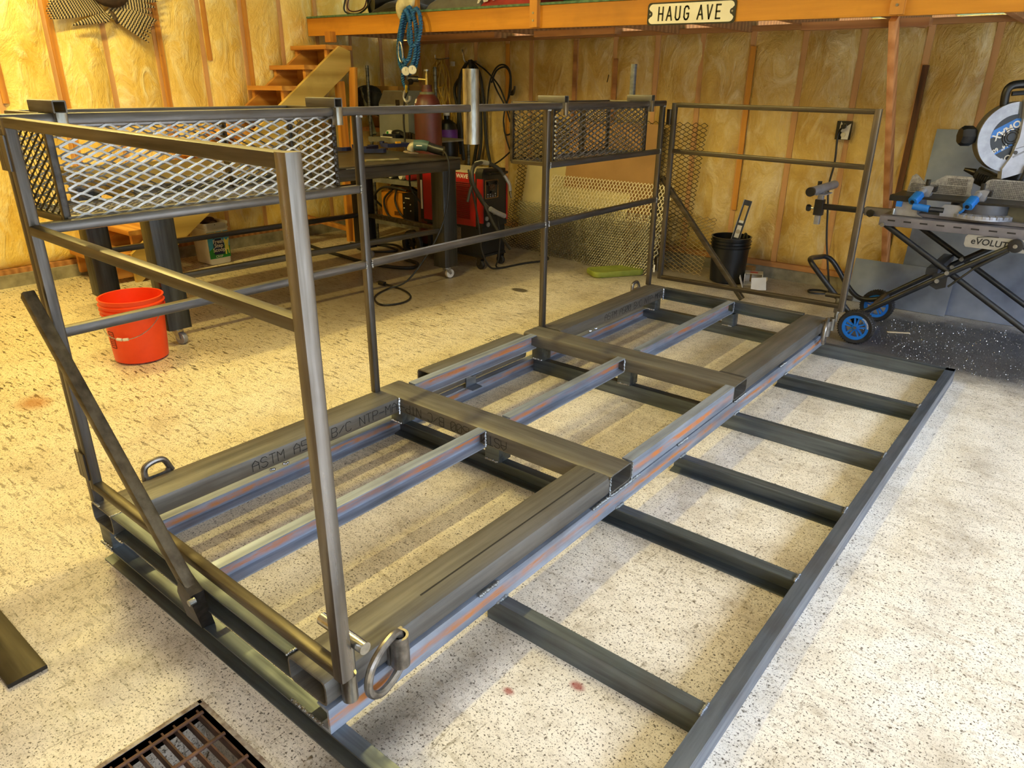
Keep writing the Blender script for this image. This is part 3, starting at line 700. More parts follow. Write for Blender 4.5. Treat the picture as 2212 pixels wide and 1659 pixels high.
G().path([(-2.70, 3.94, 1.80), (-2.71, 3.94, 1.72), (-2.69, 3.94, 1.66), (-2.665, 3.94, 1.66), (-2.66, 3.94, 1.72), (-2.675, 3.94, 1.80)], .0075, 8, 5, closed=True).build('snap_clip', ZINC, rp_)
G().path([(-2.665, 3.97, 1.44), (-2.69, 3.97, 1.41), (-2.70, 3.97, 1.37), (-2.67, 3.97, 1.335), (-2.63, 3.97, 1.35), (-2.625, 3.97, 1.385)], .013, 8, 5).build('hook', ALU, rp_)
CLOTH = plain('cream_cloth', 'd6cda6', .85, 0, 'b8ad84', 20, bump=.3)
cl = G().path([(-2.74, 4.06, 2.00), (-2.745, 4.03, 2.06), (-2.72, 4.02, 2.10), (-2.66, 4.03, 2.115), (-2.60, 4.05, 2.10)], .05, 10, 4).build('cloth_wad', CLOTH, smooth=180)
tag(cl, 'wadded cream cloth draped over the loft edge beside the blue rope', 'cloth')
# things stored on the loft
TARP = plain('grey_tarp', '6d6a60', .62, 0, '57544b', 8); TARPD = plain('dark_tarp', '24221f', .6, 0, '33302b', 8); BANNER = plain('red_banner', '9f231f', .6, 0, '7f1a18', 8)
def lump(name, mat, x0, x1, y0, y1, h, seed, lab, cat, nx=40, ny=20, group=None):
    z0 = bz((x0+x1)/2)+.172; vs = []
    for j in range(ny+1):
        for i in range(nx+1):
            u, v = i/nx, j/ny
            e = (math.sin(PI*u)**.45)*(math.sin(PI*min(v*1.0, 1))**.35)
            q = Vector((u*(x1-x0)*4+seed, v*3+seed, seed)); r = 1-abs(mnoise.noise(q))*1.3; r2 = mnoise.noise(q*2.7)
            vs.append((x0+(x1-x0)*u+r2*.02, y0+(y1-y0)*v+.025*r2*e, z0+.004+max(0, h*e*(.55+.4*r+.2*r2))))
    fs = [(j*(nx+1)+i, j*(nx+1)+i+1, (j+1)*(nx+1)+i+1, (j+1)*(nx+1)+i) for j in range(ny) for i in range(nx)]
    b = len(vs); vs += [(x, y, z0) for x, y, z in vs]
    fs += [tuple(b+k for k in f[::-1]) for f in fs]
    per = [i for i in range(nx+1)] + [j*(nx+1)+nx for j in range(1, ny+1)] + [ny*(nx+1)+i for i in range(nx-1, -1, -1)] + [j*(nx+1) for j in range(ny-1, 0, -1)]
    fs += [(per[(k+1) % len(per)], per[k], b+per[k], b+per[(k+1) % len(per)]) for k in range(len(per))]
    return tag(G().add(vs, fs).build(name, mat, smooth=60), lab, cat)
lump('tarpaulin', TARPD, -3.30, -2.62, 4.16, 4.75, .16, 3, 'dark folded tarpaulin bundle on the loft deck left of the guard post', 'tarp')
lump('tarpaulin', TARP, -2.58, -1.95, 4.14, 4.8, .24, 11, 'grey crumpled tarpaulin heaped on the loft deck right of the rope', 'tarp')
bn = lump('banner', BANNER, -1.95, -1.42, 4.13, 4.7, .20, 23, 'crumpled red banner with white lettering on the loft deck', 'banner')
G().text('MA', .085, (-1.96, 4.115, bz(-1.9)+.195), (1, .1, .1), (0, .45, 1), .004, bold=.03).build('banner_lettering', WHITE, bn)
BIN = plain('black_tub', '141312', .4)
tb = thing('storage_tub', (-3.45, 4.4, bz(-3.4)+.17), 'round black tub lying behind cables at the loft end', 'tub')
zt_ = bz(-3.4)+.172
G().cyl((-3.48, 4.36, zt_+.13), (-3.30, 4.75, zt_+.13), .125, .11, 28).build('body', BIN, tb)
G().lathe([(.125, -.02), (.135, -.02), (.135, .015), (.115, .015)], (-3.48, 4.36, zt_+.13), 28, (.18, .39, 0)).build('rim', BIN, tb)
cb = thing('cable_loop', (-3.5, 4.25, zt_), 'thin dark red and black cable loop in front of the black tub', 'cable')
CBL = plain('dark_cable', '171313', .5, 0); CBR = plain('maroon_cable', '47171b', .5)
G().path([(-3.69, 4.22, zt_+.17), (-3.71, 4.2, zt_+.06), (-3.62, 4.18, zt_+.015), (-3.45, 4.17, zt_+.012), (-3.33, 4.18, zt_+.08), (-3.28, 4.2, zt_+.2)], .008, 8, 6).build('cable', CBL, cb)
G().path([(-3.66, 4.24, zt_+.18), (-3.67, 4.21, zt_+.07), (-3.56, 4.19, zt_+.03), (-3.40, 4.185, zt_+.06), (-3.36, 4.2, zt_+.2)], .006, 8, 6).build('cable', CBR, cb)
ct = lump('cable_heap', BIN, -3.15, -2.75, 4.14, 4.3, .07, 31, 'low heap of black webbing straps at the front of the loft deck', 'straps')
gt_ = thing('green_tub', (-1.1, 4.4, bz(-1.1)+.17), 'dark green tub with a cream rim on the loft right of the second post', 'tub')
zz = bz(-1.1)+.172
G().lathe([(0, 0), (.13, 0), (.155, .11), (.16, .26), (.15, .26), (.145, .11), (.12, .012), (0, .012)], (-1.12, 4.34, zz), 28).build('body', plain('green_plastic', '1c4a35', .4), gt_)
G().lathe([(.157, .07), (.164, .075), (.164, .088), (.157, .09)], (-1.12, 4.34, zz), 28).build('band', WHITE, gt_)
bx_ = G().bx(-.95, -.2, 4.3, 4.8, bz(-.5)+.172, bz(-.5)+.5).build('storage_crate', plain('black_case', '1b1a19', .55)); tag(bx_, 'big dark case standing on the loft behind the street sign', 'case')
# ------------------------------------------------------------------ turkey feathers on the left wall
def feather_mat():
    t = NT('barred_feather'); uv = t.pos(); w = t.n('TexWave'); w.bands_direction = 'X'; w.inputs['Scale'].default_value = 9; w.inputs['Distortion'].default_value = 3.5; w.inputs['Detail'].default_value = 2
    t.l(t.n('TexCoord').outputs['UV'], w.inputs[0])
    return t.set(t.mix(t.ramp(w.outputs[1], .42, .55), '201812', 'b5a17a'), .7)
FEA = feather_mat(); FEB = plain('brown_feather', '4a3524', .7, 0, '2b1f16', 30)
tf = thing('turkey_feather_mount', (WX+.06, 1.95, 2.06), 'spread barred turkey wings and tail mounted high on the left wall', 'mount')
def feather(tip, root, wd, mat=None, lift=.02):
    tip = Vector((WX+.075+lift, *tip)); root = Vector((WX+.06, *root)); d = tip-root; n = 10; sd = Vector((0, -d.z, d.y)).normalized(); g = G(); vs = []; uvs = []
    for i in range(n+1):
        t = i/n; w = wd*(math.sin(PI*min(1, .12+t*.85))**.6)*(.5 if i == n else 1); c = root+d*t+Vector((.02*math.sin(PI*t), 0, 0)); 
        for s_ in (-1, 0, 1): vs.append(c+sd*w*s_*.5+Vector((.006*(1-abs(s_)), 0, 0))); uvs.append((t*d.length*1.6, s_*.03+.5))
    fs = []
    for i in range(n):
        for k in (0, 1): fs.append((i*3+k, i*3+k+1, i*3+k+4, i*3+k+3))
    o = g.add(vs, fs).build('feather', mat or FEA, tf, smooth=180)
    uv = o.data.uv_layers.new(name='UV')
    for l in o.data.loops: uv.data[l.index].uv = uvs[l.vertex_index]
    return o
for i in range(9):          # left wing
    t = i/8; feather((1.735+.05*abs(t-.4), 1.905+.13*t), (2.17-.05*t, 1.985+.07*t), .036, lift=.03*t)
for i in range(5): feather((1.90+.06*i, 1.868+.008*i), (2.20, 1.97), .04, lift=.012)
for i in range(8):          # drooping wing on the right
    t = i/7; feather((2.46+.10*t, 1.775+.16*t+.03*math.sin(3*t)), (2.17+.06*t, 1.98+.05*t), .034, lift=.03)
for i in range(6): feather((2.50+.03*i, 1.95+.045*i), (2.22, 2.02+.02*i), .045, lift=.02)
feather((2.235, 1.895), (2.21, 2.0), .035, FEB)
G().ell((WX+.09, 2.22, 2.10), (.05, .14, .09), 16, 8).build('body', FEB, tf, smooth=180)
# wall switch at the picture edge
sw = thing('wall_switch', (WX+.05, 1.715, 2.15), 'small dark switch box on the left wall', 'switch'); G().bx(WX+.01, WX+.05, 1.68, 1.712, 2.13, 2.175).build('box', BLK, sw); G().bx(WX+.05, WX+.056, 1.69, 1.702, 2.145, 2.16).build('toggle', WHITE, sw)
# ------------------------------------------------------------------ work table (own frame: x towards the open side, y along)
tb_o = Vector((-1.835, 1.18, 0)); tb_r = -math.radians(3.2)
TBL = thing('welding_table', tb_o, 'heavy steel welding table on castors behind the railing', 'table', rz=tb_r)
TTOP = plain('table_top_steel', '59513f', .42, .6, '3d372b', 8); LEGS = steel('table_leg_steel', 'z', '4b4d51', '34363a', .38, .85); TFR = steel('table_frame_steel', 'y', '625e59', '3d3935', .36, .85)
TL, TWD, LW = 2.40, 1.27, .148
G().bx(-TWD, .012, -.05, TL+.02, .945, .955).build('table_top', TTOP, TBL, local=True)
for p0, p1 in (((-.036, -.05, .902), (-.036, TL+.02, .902)), ((-TWD+.045, -.05, .902), (-TWD+.045, TL+.02, .902))): G().bar(p0, p1, .08, .085, r=.01).build('frame_tube', TFR, TBL, local=True)
for y in (0, TL-.03): G().bar((-TWD+.08, y, .902), (-.08, y, .902), .085, .08, r=.01).build('frame_tube', TFR, TBL, local=True)
def caster(x, y, z1, rz):
    c = empty('caster', TBL); c.location = (x, y, 0)
    R = Matrix.Rotation(rz, 3, 'Z')
    g = G(); g.bx(-.045, .045, -.04, .04, z1-.006, z1); g.cyl((0, 0, z1-.02), (0, 0, z1), .03, n=16)
    for s_ in (-1, 1): g.prism([(-.03, z1-.012), (.03, z1-.012), (.045, .034), (.028, .030)], (0, s_*.021-.0015, 0), (1, 0, 0), (0, 0, 1), (0, .003, 0))
    g.v = [tuple(R @ Vector(v)) for v in g.v]; g.build('fork', ZINC, c, local=True)
    g = G(); g.lathe([(.0, -.016), (.034, -.016), (.037, -.012), (.037, .012), (.034, .016), (0, .016)], (.034, 0, .037), 20, (0, 1, 0)); g.v = [tuple(R @ Vector(v)) for v in g.v]; g.build('wheel', WHITE if rz > 1 else ALU, c, local=True)
for x, y, r in ((-.075, .075, .35), (-TWD+.13, .075, .4), (-.075, TL-.09, 1.4), (-TWD+.13, TL-.09, .6)):
    G().hollow((x, y, .108), (x, y, .865), LW, LW, up=(0, 1, 0), r=.018, t=.006).build('leg', LEGS, TBL, local=True)
    G().bx(x-LW/2+.004, x+LW/2-.004, y-LW/2+.004, y+LW/2-.004, .104, .109).build('leg_cap', LEGS, TBL, local=True)
    caster(x, y, .104, r)
for x in (-.075, -TWD+.13): G().bar((x, .15, .40), (x, TL-.16, .40), .038, .038, r=.004).build('stretcher', TFR, TBL, local=True)
for y in (.075, TL-.09): G().bar((-TWD+.2, y, .40), (-.15, y, .40), .038, .038, r=.004).build('stretcher', TFR, TBL, local=True)
G().bar((-TWD+.13, .15, .655), (-TWD+.13, TL-.16, .655), .03, .03, r=.004).build('stretcher', TFR, TBL, local=True)
G().weld((.004, 1.35, .944), (.004, 1.50, .944), .005).build('weld_bead', WELD, TBL, local=True, kind='stuff')
# flat bar, clamps, grinder on the table
TZ = .956
fbar = tag(G().bar((-1.95, 2.86, TZ+.007), (-1.86, 3.10, TZ+.007), .035, .012, r=.001).build('flat_bar', plain('raw_flat_bar', 'b3a77f', .4, .6, '94895f', 20)), 'short pale flat bar lying near the edge of the welding table', 'bar')
CLB = plain('clamp_blue', '1c2557', .42, .1, '141a40', 12); BRASS = plain('brassy_screw', 'c9b16c', .3, .85, 'a08a4b', 30)
def clamp(o, rz, lab, tilt=0):
    c = thing('c_clamp', o, lab, 'clamp', 'clamps on the welding table', rot=(tilt, 0, rz))
    pr = [(0, 0), (.20, .0), (.225, .03), (.225, .10), (.185, .10), (.185, .05), (.17, .04), (.05, .04), (.035, .055), (.035, .11), (-.005, .11), (-.01, .02)]
    G().prism(pr, (0, 0, .008), (1, 0, 0), (0, 1, 0), (0, 0, .028)).build('frame', CLB, c, local=True)
    G().cyl((.016, .125, .022), (.016, .125, .05), .0001+.02, n=12).build('swivel', CLB, c, local=True)
    G().cyl((.205, .06, .022), (.06, .075, .022), .0105, n=10).build('screw', BRASS, c, local=True)
    G().cyl((.055, .02, .03), (.055, .135, .018), .006, n=8).build('handle', BRASS, c, local=True)
    return c
clamp((-2.46, 3.22, TZ), .9, 'blue clamp on the welding table, nearest the flat bar')
clamp((-2.33, 3.42, TZ+.037), 1.35, 'blue clamp lying on top of another near the grinder', .02)
clamp((-2.62, 3.44, TZ), 1.9, 'blue clamp at the back of the heap on the welding table')
c4 = clamp((-2.88, 3.18, TZ), .3, 'blue clamp lying apart behind the railing post on the welding table')
G().bx(.09, .13, .012, .034, .036, .05).build('yellow_tag', plain('clamp_yellow', 'e0a21c', .5), bpy.data.objects['c_clamp.001'], local=True)
gr = thing('angle_grinder', (-1.94, 3.40, TZ), 'teal and black angle grinder resting on the far end of the welding table', 'grinder', rz=.55)
TEAL = plain('grinder_teal', '3d5856', .45, 0, '33494a', 10)
G().lathe([(0, 0), (.058, .004), (.062, .008), (.058, .014), (0, .018)], (-.07, 0, .022), 24, (.12, 0, 1)).build('disc', plain('flap_disc', '8d7f63', .8, 0, '5e4b4a', 40), gr, local=True)
G().path([(-.075, 0, .045), (-.06, 0, .075), (-.02, 0, .085)], .03, 12, 4).build('gear_head', plain('gear_head_grey', 'a39b85', .5, .3), gr, local=True)
G().path([(-.04, 0, .085), (.03, 0, .085), (.07, 0, .075)], .041, 16, 4).build('motor_housing', TEAL, gr, local=True)
G().path([(.07, 0, .076), (.12, 0, .06), (.19, 0, .045)], .036, 14, 4).build('body', BLK, gr, local=True)
G().bx(-.015, .03, -.0425, -.040, .082, .09).build('maker_plate', WHITE, gr, local=True)
gc = [(-1.79, 3.46, 1.0), (-1.72, 3.45, 1.0), (-1.672, 3.44, .93), (-1.655, 3.42, .78), (-1.65, 3.385, .6), (-1.655, 3.32, .45), (-1.70, 3.20, .25), (-1.78, 3.05, .06), (-1.86, 2.93, .012), (-1.80, 2.76, .010), (-1.70, 2.65, .010), (-1.56, 2.60, .010), (-1.49, 2.72, .010), (-1.55, 2.87, .010), (-1.72, 2.97, .010), (-1.90, 2.995, .012), (-1.98, 2.99, .016)]
g = G().path(gc, .0068, 8, 6); M_ = Matrix.Rotation(-.55, 3, 'Z'); g.v = [tuple(M_ @ (Vector(v)-Vector((-1.94, 3.40, TZ)))) for v in g.v]
cord = g.build('power_cord', BLK, gr, local=True)
g = G().bar((-1.97, 2.99, .018), (-2.03, 2.985, .02), .032, .03, r=.006); g.cyl((-2.03, 2.978, .022), (-2.052, 2.976, .022), .003, n=6); g.cyl((-2.03, 2.992, .022), (-2.052, 2.990, .022), .003, n=6)
g.v = [tuple(M_ @ (Vector(v)-Vector((-1.94, 3.40, TZ)))) for v in g.v]; g.build('plug', BLK, cord, local=True)
# ------------------------------------------------------------------ buckets
ORG = plain('orange_plastic', 'f0471a', .38, 0, 'e23d12', 6, amt=(.4, .8))
def pail(name, o, r0, r1, h, mat, lab, cat, wall=.004):
    p = thing(name, o, lab, cat)
    k = (r1-r0)/h
    def r(z): return r0+k*z
    prof = [(0, .006), (r0-.01, .006), (r0, .012), (r(h*.76), h*.76), (r(h*.765)+.010, h*.765), (r(h*.775)+.010, h*.775), (r(h*.78), h*.79), (r(h*.83), h*.83), (r(h*.835)+.010, h*.835), (r(h*.845)+.010, h*.845), (r(h*.85), h*.86), (r(h*.90), h*.90), (r(h*.905)+.010, h*.905), (r(h*.915)+.010, h*.915), (r(h*.92), h*.93), (r(h)+.001, h*.985), (r(h)+.006, h*.99), (r(h)+.006, h), (r(h)-wall, h), (r(.02)-wall, .02), (0, .016)]
    G().lathe(prof, (0, 0, 0), 48).build('body', mat, p, local=True)
    return p
ob = pail('orange_bucket', (-1.825, 1.0, 0), .142, .164, .37, ORG, 'empty orange five gallon bucket standing beside the welding table leg', 'bucket')
bl = [(.166*math.cos(a), .166*math.sin(a), .30-.135*math.sin(PI*i/16)) for i, a in enumerate([math.radians(-20-190+190*j/16) for j in range(17)])]
bl = []
for j in range(17):
    a = math.radians(40-180*j/16); bl.append(((.163+.012*math.sin(PI*j/16))*math.cos(a), (.163+.012*math.sin(PI*j/16))*math.sin(a), .30-.135*math.sin(PI*j/16)))
ba = G().path(bl, .0024, 6, 2).build('bail', ZINC, ob, local=True)
for q in ((7.1, 7.85), (8.1, 8.9)):
    def at(t): i = int(t); f = t-i; return Vector(bl[i]).lerp(Vector(bl[i+1]), f)
    G().cyl(at(q[0]), at(q[1]), .0085, n=12).build('grip', WHITE, ba, local=True)
for a in (40, -140): G().cyl((.158*math.cos(math.radians(a)), .158*math.sin(math.radians(a)), .30), (.172*math.cos(math.radians(a)), .172*math.sin(math.radians(a)), .30), .012, n=12).build('bail_ear', ORG, ob, local=True)
g = G()
def onp(u, v, rr): a = math.radians(-83)+u; return Vector((rr*math.cos(a), rr*math.sin(a), v))
def rat(z): return .142+.0595*z+.0008
fr = [(-.14, .10), (.14, .10), (.14, .195), (-.14, .195)]
for i in range(4):
    a, b = fr[i], fr[(i+1) % 4]
    for j in range(4):
        p = [a[0]+(b[0]-a[0])*t for t in (j/4, (j+1)/4)]; q = [a[1]+(b[1]-a[1])*t for t in (j/4, (j+1)/4)]
        g.bar(onp(p[0], q[0], rat(q[0])), onp(p[1], q[1], rat(q[1])), .004, .0008, up=onp(p[0], 0, 1))
for i in range(7):
    z = .115+.011*i; g.bar(onp(-.10, z, rat(z)), onp(.10, z, rat(z)), .003, .0008, up=onp(0, 0, 1))
g.build('printed_label', plain('label_ink', '5f1a0e', .6), ob, local=True)
G().lathe([(.1585, .285), (.1605, .345)], (0, 0, 0), 20, a0=math.radians(75), a1=math.radians(150)).build('grime_patch', plain('grime', '4a3a3c', .6, 0, 'a23a20', 12), ob, local=True)
bb = pail('black_bucket', (.03, 4.925, 0), .135, .152, .37, plain('black_bucket_plastic', '14161d', .3, 0, '0f1116', 6), 'black five gallon bucket by the back wall holding a spirit level', 'bucket')
G().path([(-.14, -.05, .33), (-.02, -.03, .345), (.10, .09, .34)], .004, 8, 3).build('bail', BLK, bb, local=True)
G().path([(.08, .03, .02), (.105, .045, .30), (.11, .04, .375), (.10, .02, .40), (.088, .03, .36)], .007, 8, 4).build('hook_tool', plain('olive_steel', '3f3d22', .5), bb, local=True)
lv = thing('spirit_level', (.035, 4.95, .035), 'black and grey spirit level standing up in the black bucket', 'level', rot=(-.05, .20, .42))
LVL = plain('level_black', '1a1a1c', .4); 
lv.location = (.0, 4.93, .06)
pr_outer = [(-.03, 0), (.03, 0), (.03, .60), (-.03, .60)]
g = G(); g.bx(-.03, -.018, -.011, .011, 0, .60); g.bx(.018, .03, -.011, .011, 0, .60)
for z0, z1 in ((0, .03), (.12, .16), (.275, .30), (.40, .42), (.56, .60)): g.bx(-.02, .02, -.009, .009, z0, z1)
g.build('body', LVL, lv, local=True)
G().bx(-.0335, -.030, -.012, .012, 0, .60).build('edge_strip', ALU, lv, local=True); G().bx(.030, .0325, -.012, .012, 0, .60).build('edge_strip', ALU, lv, local=True)
for z0, z1 in ((.30, .40), (.42, .44), (.16, .18)):
    h = G().bx(-.019, .019, -.0095, .0095, z0, z1).build('vial_block', WHITE, lv, local=True)
    if z1-z0 > .05:
        G().cyl((0, -.0105, (z0+z1)/2), (0, .0105, (z0+z1)/2), .017, n=18).build('vial', plain('vial_tan', 'a99d85', .3), h, local=True)
# litter pail (local: x = facing side, y along the wide face)
LP = thing('litter_pail', (-3.63, 2.565, 0), 'white square plastic litter pail with a blue and green label stuffed with brown rags', 'pail', rz=.03)
def rsq(w, d, r, z): return [(x-d/2, y, z) for x, y in rrect(d, w, r, 4)]
OFFW = plain('pail_white', 'ddd8cc', .4, 0, 'cfc9bb', 8)
rings = [rsq(.185, .205, .02, .004), rsq(.205, .225, .022, .012), rsq(.222, .24, .025, .30), rsq(.238, .256, .026, .302), rsq(.238, .256, .026, .315), rsq(.224, .242, .025, .318), rsq(.226, .244, .025, .34), rsq(.242, .26, .026, .342), rsq(.242, .26, .026, .362), rsq(.228, .246, .025, .362), rsq(.216, .236, .024, .30)]
rings = [[(x+.0-.0, y, z) for x, y, z in r] for r in rings]
G().rings(rings).build('body', OFFW, LP, local=True)
LBLU = plain('label_sky', '3fa0cf', .45); LGRN = plain('label_green', '1f8a35', .45); LNAV = plain('label_navy', '17214f', .45); LYEL = plain('label_yellow', 'e8dd6a', .45)
def flat(name, mat, poly, d, parent=LP): return G().prism(poly, (d, 0, 0), (0, 1, 0), (0, 0, 1), (-.006, 0, 0)).build(name, mat, parent, local=True)
lab = flat('printed_label', LBLU, [(-.098, .055), (.098, .055), (.101, .285), (-.101, .285)], .001)
flat('label_hills', LGRN, [(-.0975, .056), (.0975, .056), (.099, .15), (.06, .165), (.0, .13), (-.06, .15), (-.099, .125)], .0016, lab)
flat('label_panel', LNAV, [(-.055, .09), (.045, .085), (.045, .20), (.02, .225), (-.035, .225), (-.055, .20)], .0022, lab)
flat('label_band', LNAV, [(-.055, .222), (-.04, .245), (-.005, .252), (.03, .245), (.045, .222), (.03, .228), (-.005, .235), (-.04, .228)], .0024, lab)
flat('label_cat', LYEL, [(.05, .08), (.064, .08), (.066, .12), (.078, .12), (.08, .085), (.09, .085), (.088, .16), (.098, .215), (.088, .22), (.08, .205), (.066, .205), (.056, .222), (.048, .21), (.052, .16)], .0024, lab)
g = G()
for i, (tx, z) in enumerate((('Fresh', .185), ('Step', .150), ('Scoop', .113))): g.text(tx, .034, (.0030, -.006, z), (0, 1, 0), (0, 0, 1), .0006, 'CENTER', .02)
g.text('CRISP', .02, (.0034, -.012, .062), (0, 1, 0), (0, 0, 1), .0006, 'CENTER', .01); g.text('FRESH SCENT', .013, (.0036, -.006, .236), (0, 1, 0), (0, 0, 1), .0006, 'CENTER')
g.build('label_lettering', WHITE, lab, local=True)
G().text('99% Dust Free!', .022, (.0034, 0, .262), (0, 1, 0), (0, 0, 1), .0006, 'CENTER', .015).build('label_headline', LYEL, lab, local=True)
g = G()
for i in range(14): g.ell((-.12+random.uniform(-.08, .08), random.uniform(-.08, .05), .335+random.uniform(0, .045)), (.05, .045, .03), 10, 6)
rag = g.build('rag_heap', plain('brown_rag', '4b3730', .9, 0, '33241e', 30), LP, local=True, smooth=180, kind='stuff')
# ------------------------------------------------------------------ shelving unit in the corner
SH = thing('shelf_unit', (-3.0, 4.45, 0), 'grey metal shelving unit with slotted posts under the loft', 'shelving')
SHM = plain('shelf_grey', '8d8c83', .45, .4, '6f6e66', 10); SHP = plain('slotted_post', '6a6963', .4, .7, '3c3b37', 30)
SX0, SX1, SY0, SY1 = -3.46, -2.56, 4.22, 4.64
for x, y, h in ((SX0, SY0, 1.64), (SX1, SY0, 1.62), (SX0+.1, SY1, 1.62), (SX1, SY1, 1.62)):
    p = G().cyl((x, y, 0), (x, y, h), .0155, n=14).build('post', SHP, SH)
    g = G()
    for k in range(int(h/.06)): g.cyl((x, y, .05+k*.06), (x, y, .056+k*.06), .0166, n=12)
    g.build('post_grooves', BLK, p, kind='stuff')
for z in (.205, .615, 1.0):
    s_ = G().bx(SX0-.02, SX1+.02, SY0-.02, SY1+.02, z-.012, z).build('shelf', SHM, SH)
    G().bx(SX0-.02, SX1+.02, SY0-.024, SY0-.018, z-.04, z+.004).build('shelf_lip', SHM, s_)
    for x in (SX0, SX1): G().cyl((x, SY0, z-.05), (x, SY0, z+.005), .021, .019, 14).build('collar', SHM, s_)
def box_thing(name, lab, cat, b, mat, group=None, bev=.004):
    x0, x1, y0, y1, z0, z1 = b
    return tag(G().bar(((x0+x1)/2, y0, (z0+z1)/2), ((x0+x1)/2, y1, (z0+z1)/2), x1-x0, z1-z0, r=bev).build(name, mat), lab, cat, group)
CARD = plain('brown_card', '9c7540', .8, 0, '86632f', 6)
hm = thing('tool_case', (-3.27, 4.42, 1.002), 'big grey box with a sloped lid on the top shelf', 'box')
G().prism([(-.21, 0), (.21, 0), (.21, .30), (.14, .42), (-.12, .42), (-.20, .30)], (-3.25, 4.33, 1.002), (1, 0, 0), (0, 0, 1), (0, .28, 0)).build('shell', plain('box_grey', '7f7f78', .5, .1, '73736c', 5), hm)
G().prism([(-.20, .298), (.20, .298), (.135, .415), (-.115, .415)], (-3.25, 4.326, 1.002), (1, 0, 0), (0, 0, 1), (0, .006, 0)).build('lid_panel', plain('box_brown', '5f574c', .5, .1), hm)
G().prism([(.05, .27), (.10, .27), (.10, .34), (.05, .34)], (-3.25, 4.322, 1.002), (1, 0, 0), (0, 0, 1), (0, .004, 0)).build('latch', DARKST, hm)
box_thing('glass_pane', 'pale blue grey sheet leaning beside the grey box on the shelf', 'panel', (-3.02, -2.88, 4.40, 4.42, 1.002, 1.30), plain('blue_grey_sheet', '77848a', .25), bev=0)
box_thing('cardboard_box', 'brown cardboard box behind the slotted shelf post', 'box', (-3.98, -3.52, 4.66, 5.0, 1.06, 1.46), CARD)
sh2 = box_thing('wall_ledge', 'short dark timber ledge under the cardboard box', 'ledge', (-4.1, -3.5, 4.62, 5.05, 1.015, 1.058), OLDWOOD)
g = G()
for c, r in (((-3.70, 4.42, 1.40), (.17, .09, .07)), ((-3.62, 4.40, 1.33), (.18, .09, .09)), ((-3.52, 4.42, 1.24), (.10, .08, .06)), ((-3.80, 4.44, 1.30), (.09, .08, .10))): g.ell(c, r, 14, 9)
bgp = tag(g.build('black_bag', plain('black_cloth', '0d0d10', .9, 0, '16161a', 20), smooth=180), 'slumped black cloth bag hanging by the stair post', 'bag')
g = G().bx(-3.78, -3.55, 4.36, 4.5, 1.175, 1.19); tag(g.build('bag_ledge', OLDWOOD), 'small board the black bag sits on', 'board')
tag(G().bar((-3.45, 4.25, 1.02), (-3.72, 4.36, 1.44), .04, .035, r=.006).build('leaning_tube', plain('green_grey_tube', '6f6f5c', .45, .5)), 'grey square tube leaning on the shelf beside the stair post', 'tube')
bz_ = box_thing('blue_box', 'small dark blue tool roll on the top shelf', 'tool roll', (-3.28, -3.10, 4.21, 4.27, 1.002, 1.035), plain('navy_box', '141c2e', .5))
box_thing('white_strip', 'thin white strip lying at the front of the top shelf', 'strip', (-3.30, -3.14, 4.197, 4.207, 1.006, 1.014), WHITE, bev=0)
gl = thing('work_glove', (-3.20, 4.30, 1.002), 'black and white work glove lying on the top shelf', 'glove')
g = G(); g.ell((-3.18, 4.31, 1.04), (.08, .04, .035), 14, 8)
for i in range(4): g.path([(-3.13, 4.29+.012*i, 1.045), (-3.08, 4.285+.014*i, 1.03), (-3.04, 4.285+.014*i, 1.012)], .011, 8, 3)
g.build('palm', BLK, gl, smooth=180); G().ell((-3.29, 4.31, 1.035), (.05, .035, .033), 12, 8).build('cuff', WHITE, gl, smooth=180)
G().bx(-3.30, -3.275, 4.275, 4.28, 1.03, 1.055).build('cuff_mark', LGRN, gl)
for i, (x0, x1) in enumerate(((-2.995, -2.955), (-2.945, -2.925), (-2.905, -2.855), (-2.845, -2.80))):
    box_thing('steel_block', ('dark steel block on the shelf, widest gap from the post', 'thin dark steel block second from the grey box', 'square dark steel block third along the shelf', 'dark steel block nearest the gas cylinder')[i], 'block', (x0, x1, 4.24, 4.28, 1.002, 1.06-.004*i), DARKST)
CANS = [('e3dcc6', -3.32), ('3a3a38', -3.22), ('b9b6aa', -3.07), ('a62a2c', -2.97)]
for i, (c, x) in enumerate(CANS):
    k = thing('spray_can', (x, 4.30, .617), ('cream spray can lying on the middle shelf under the table top', 'dark spray can lying on the middle shelf next to the cream can', 'silver ended spray can lying on the middle shelf', 'red spray can lying on the middle shelf nearest the gas cylinder')[i], 'spray can', 'spray cans on the middle shelf')
    m = plain('can_%d' % i, c, .4, .2); rr = .036
    G().lathe([(0, 0), (rr*.9, 0), (rr, .006), (rr, .16), (rr*.8, .175), (0, .178)], (x, 4.235, .617+rr), 20, (0, 1, 0)).build('body', m, k)
    G().lathe([(0, -.02), (rr*.75, -.018), (rr*.8, -.001), (0, -.001)], (x, 4.235, .617+rr), 18, (0, 1, 0)).build('cap', WHITE if i < 3 else m, k)
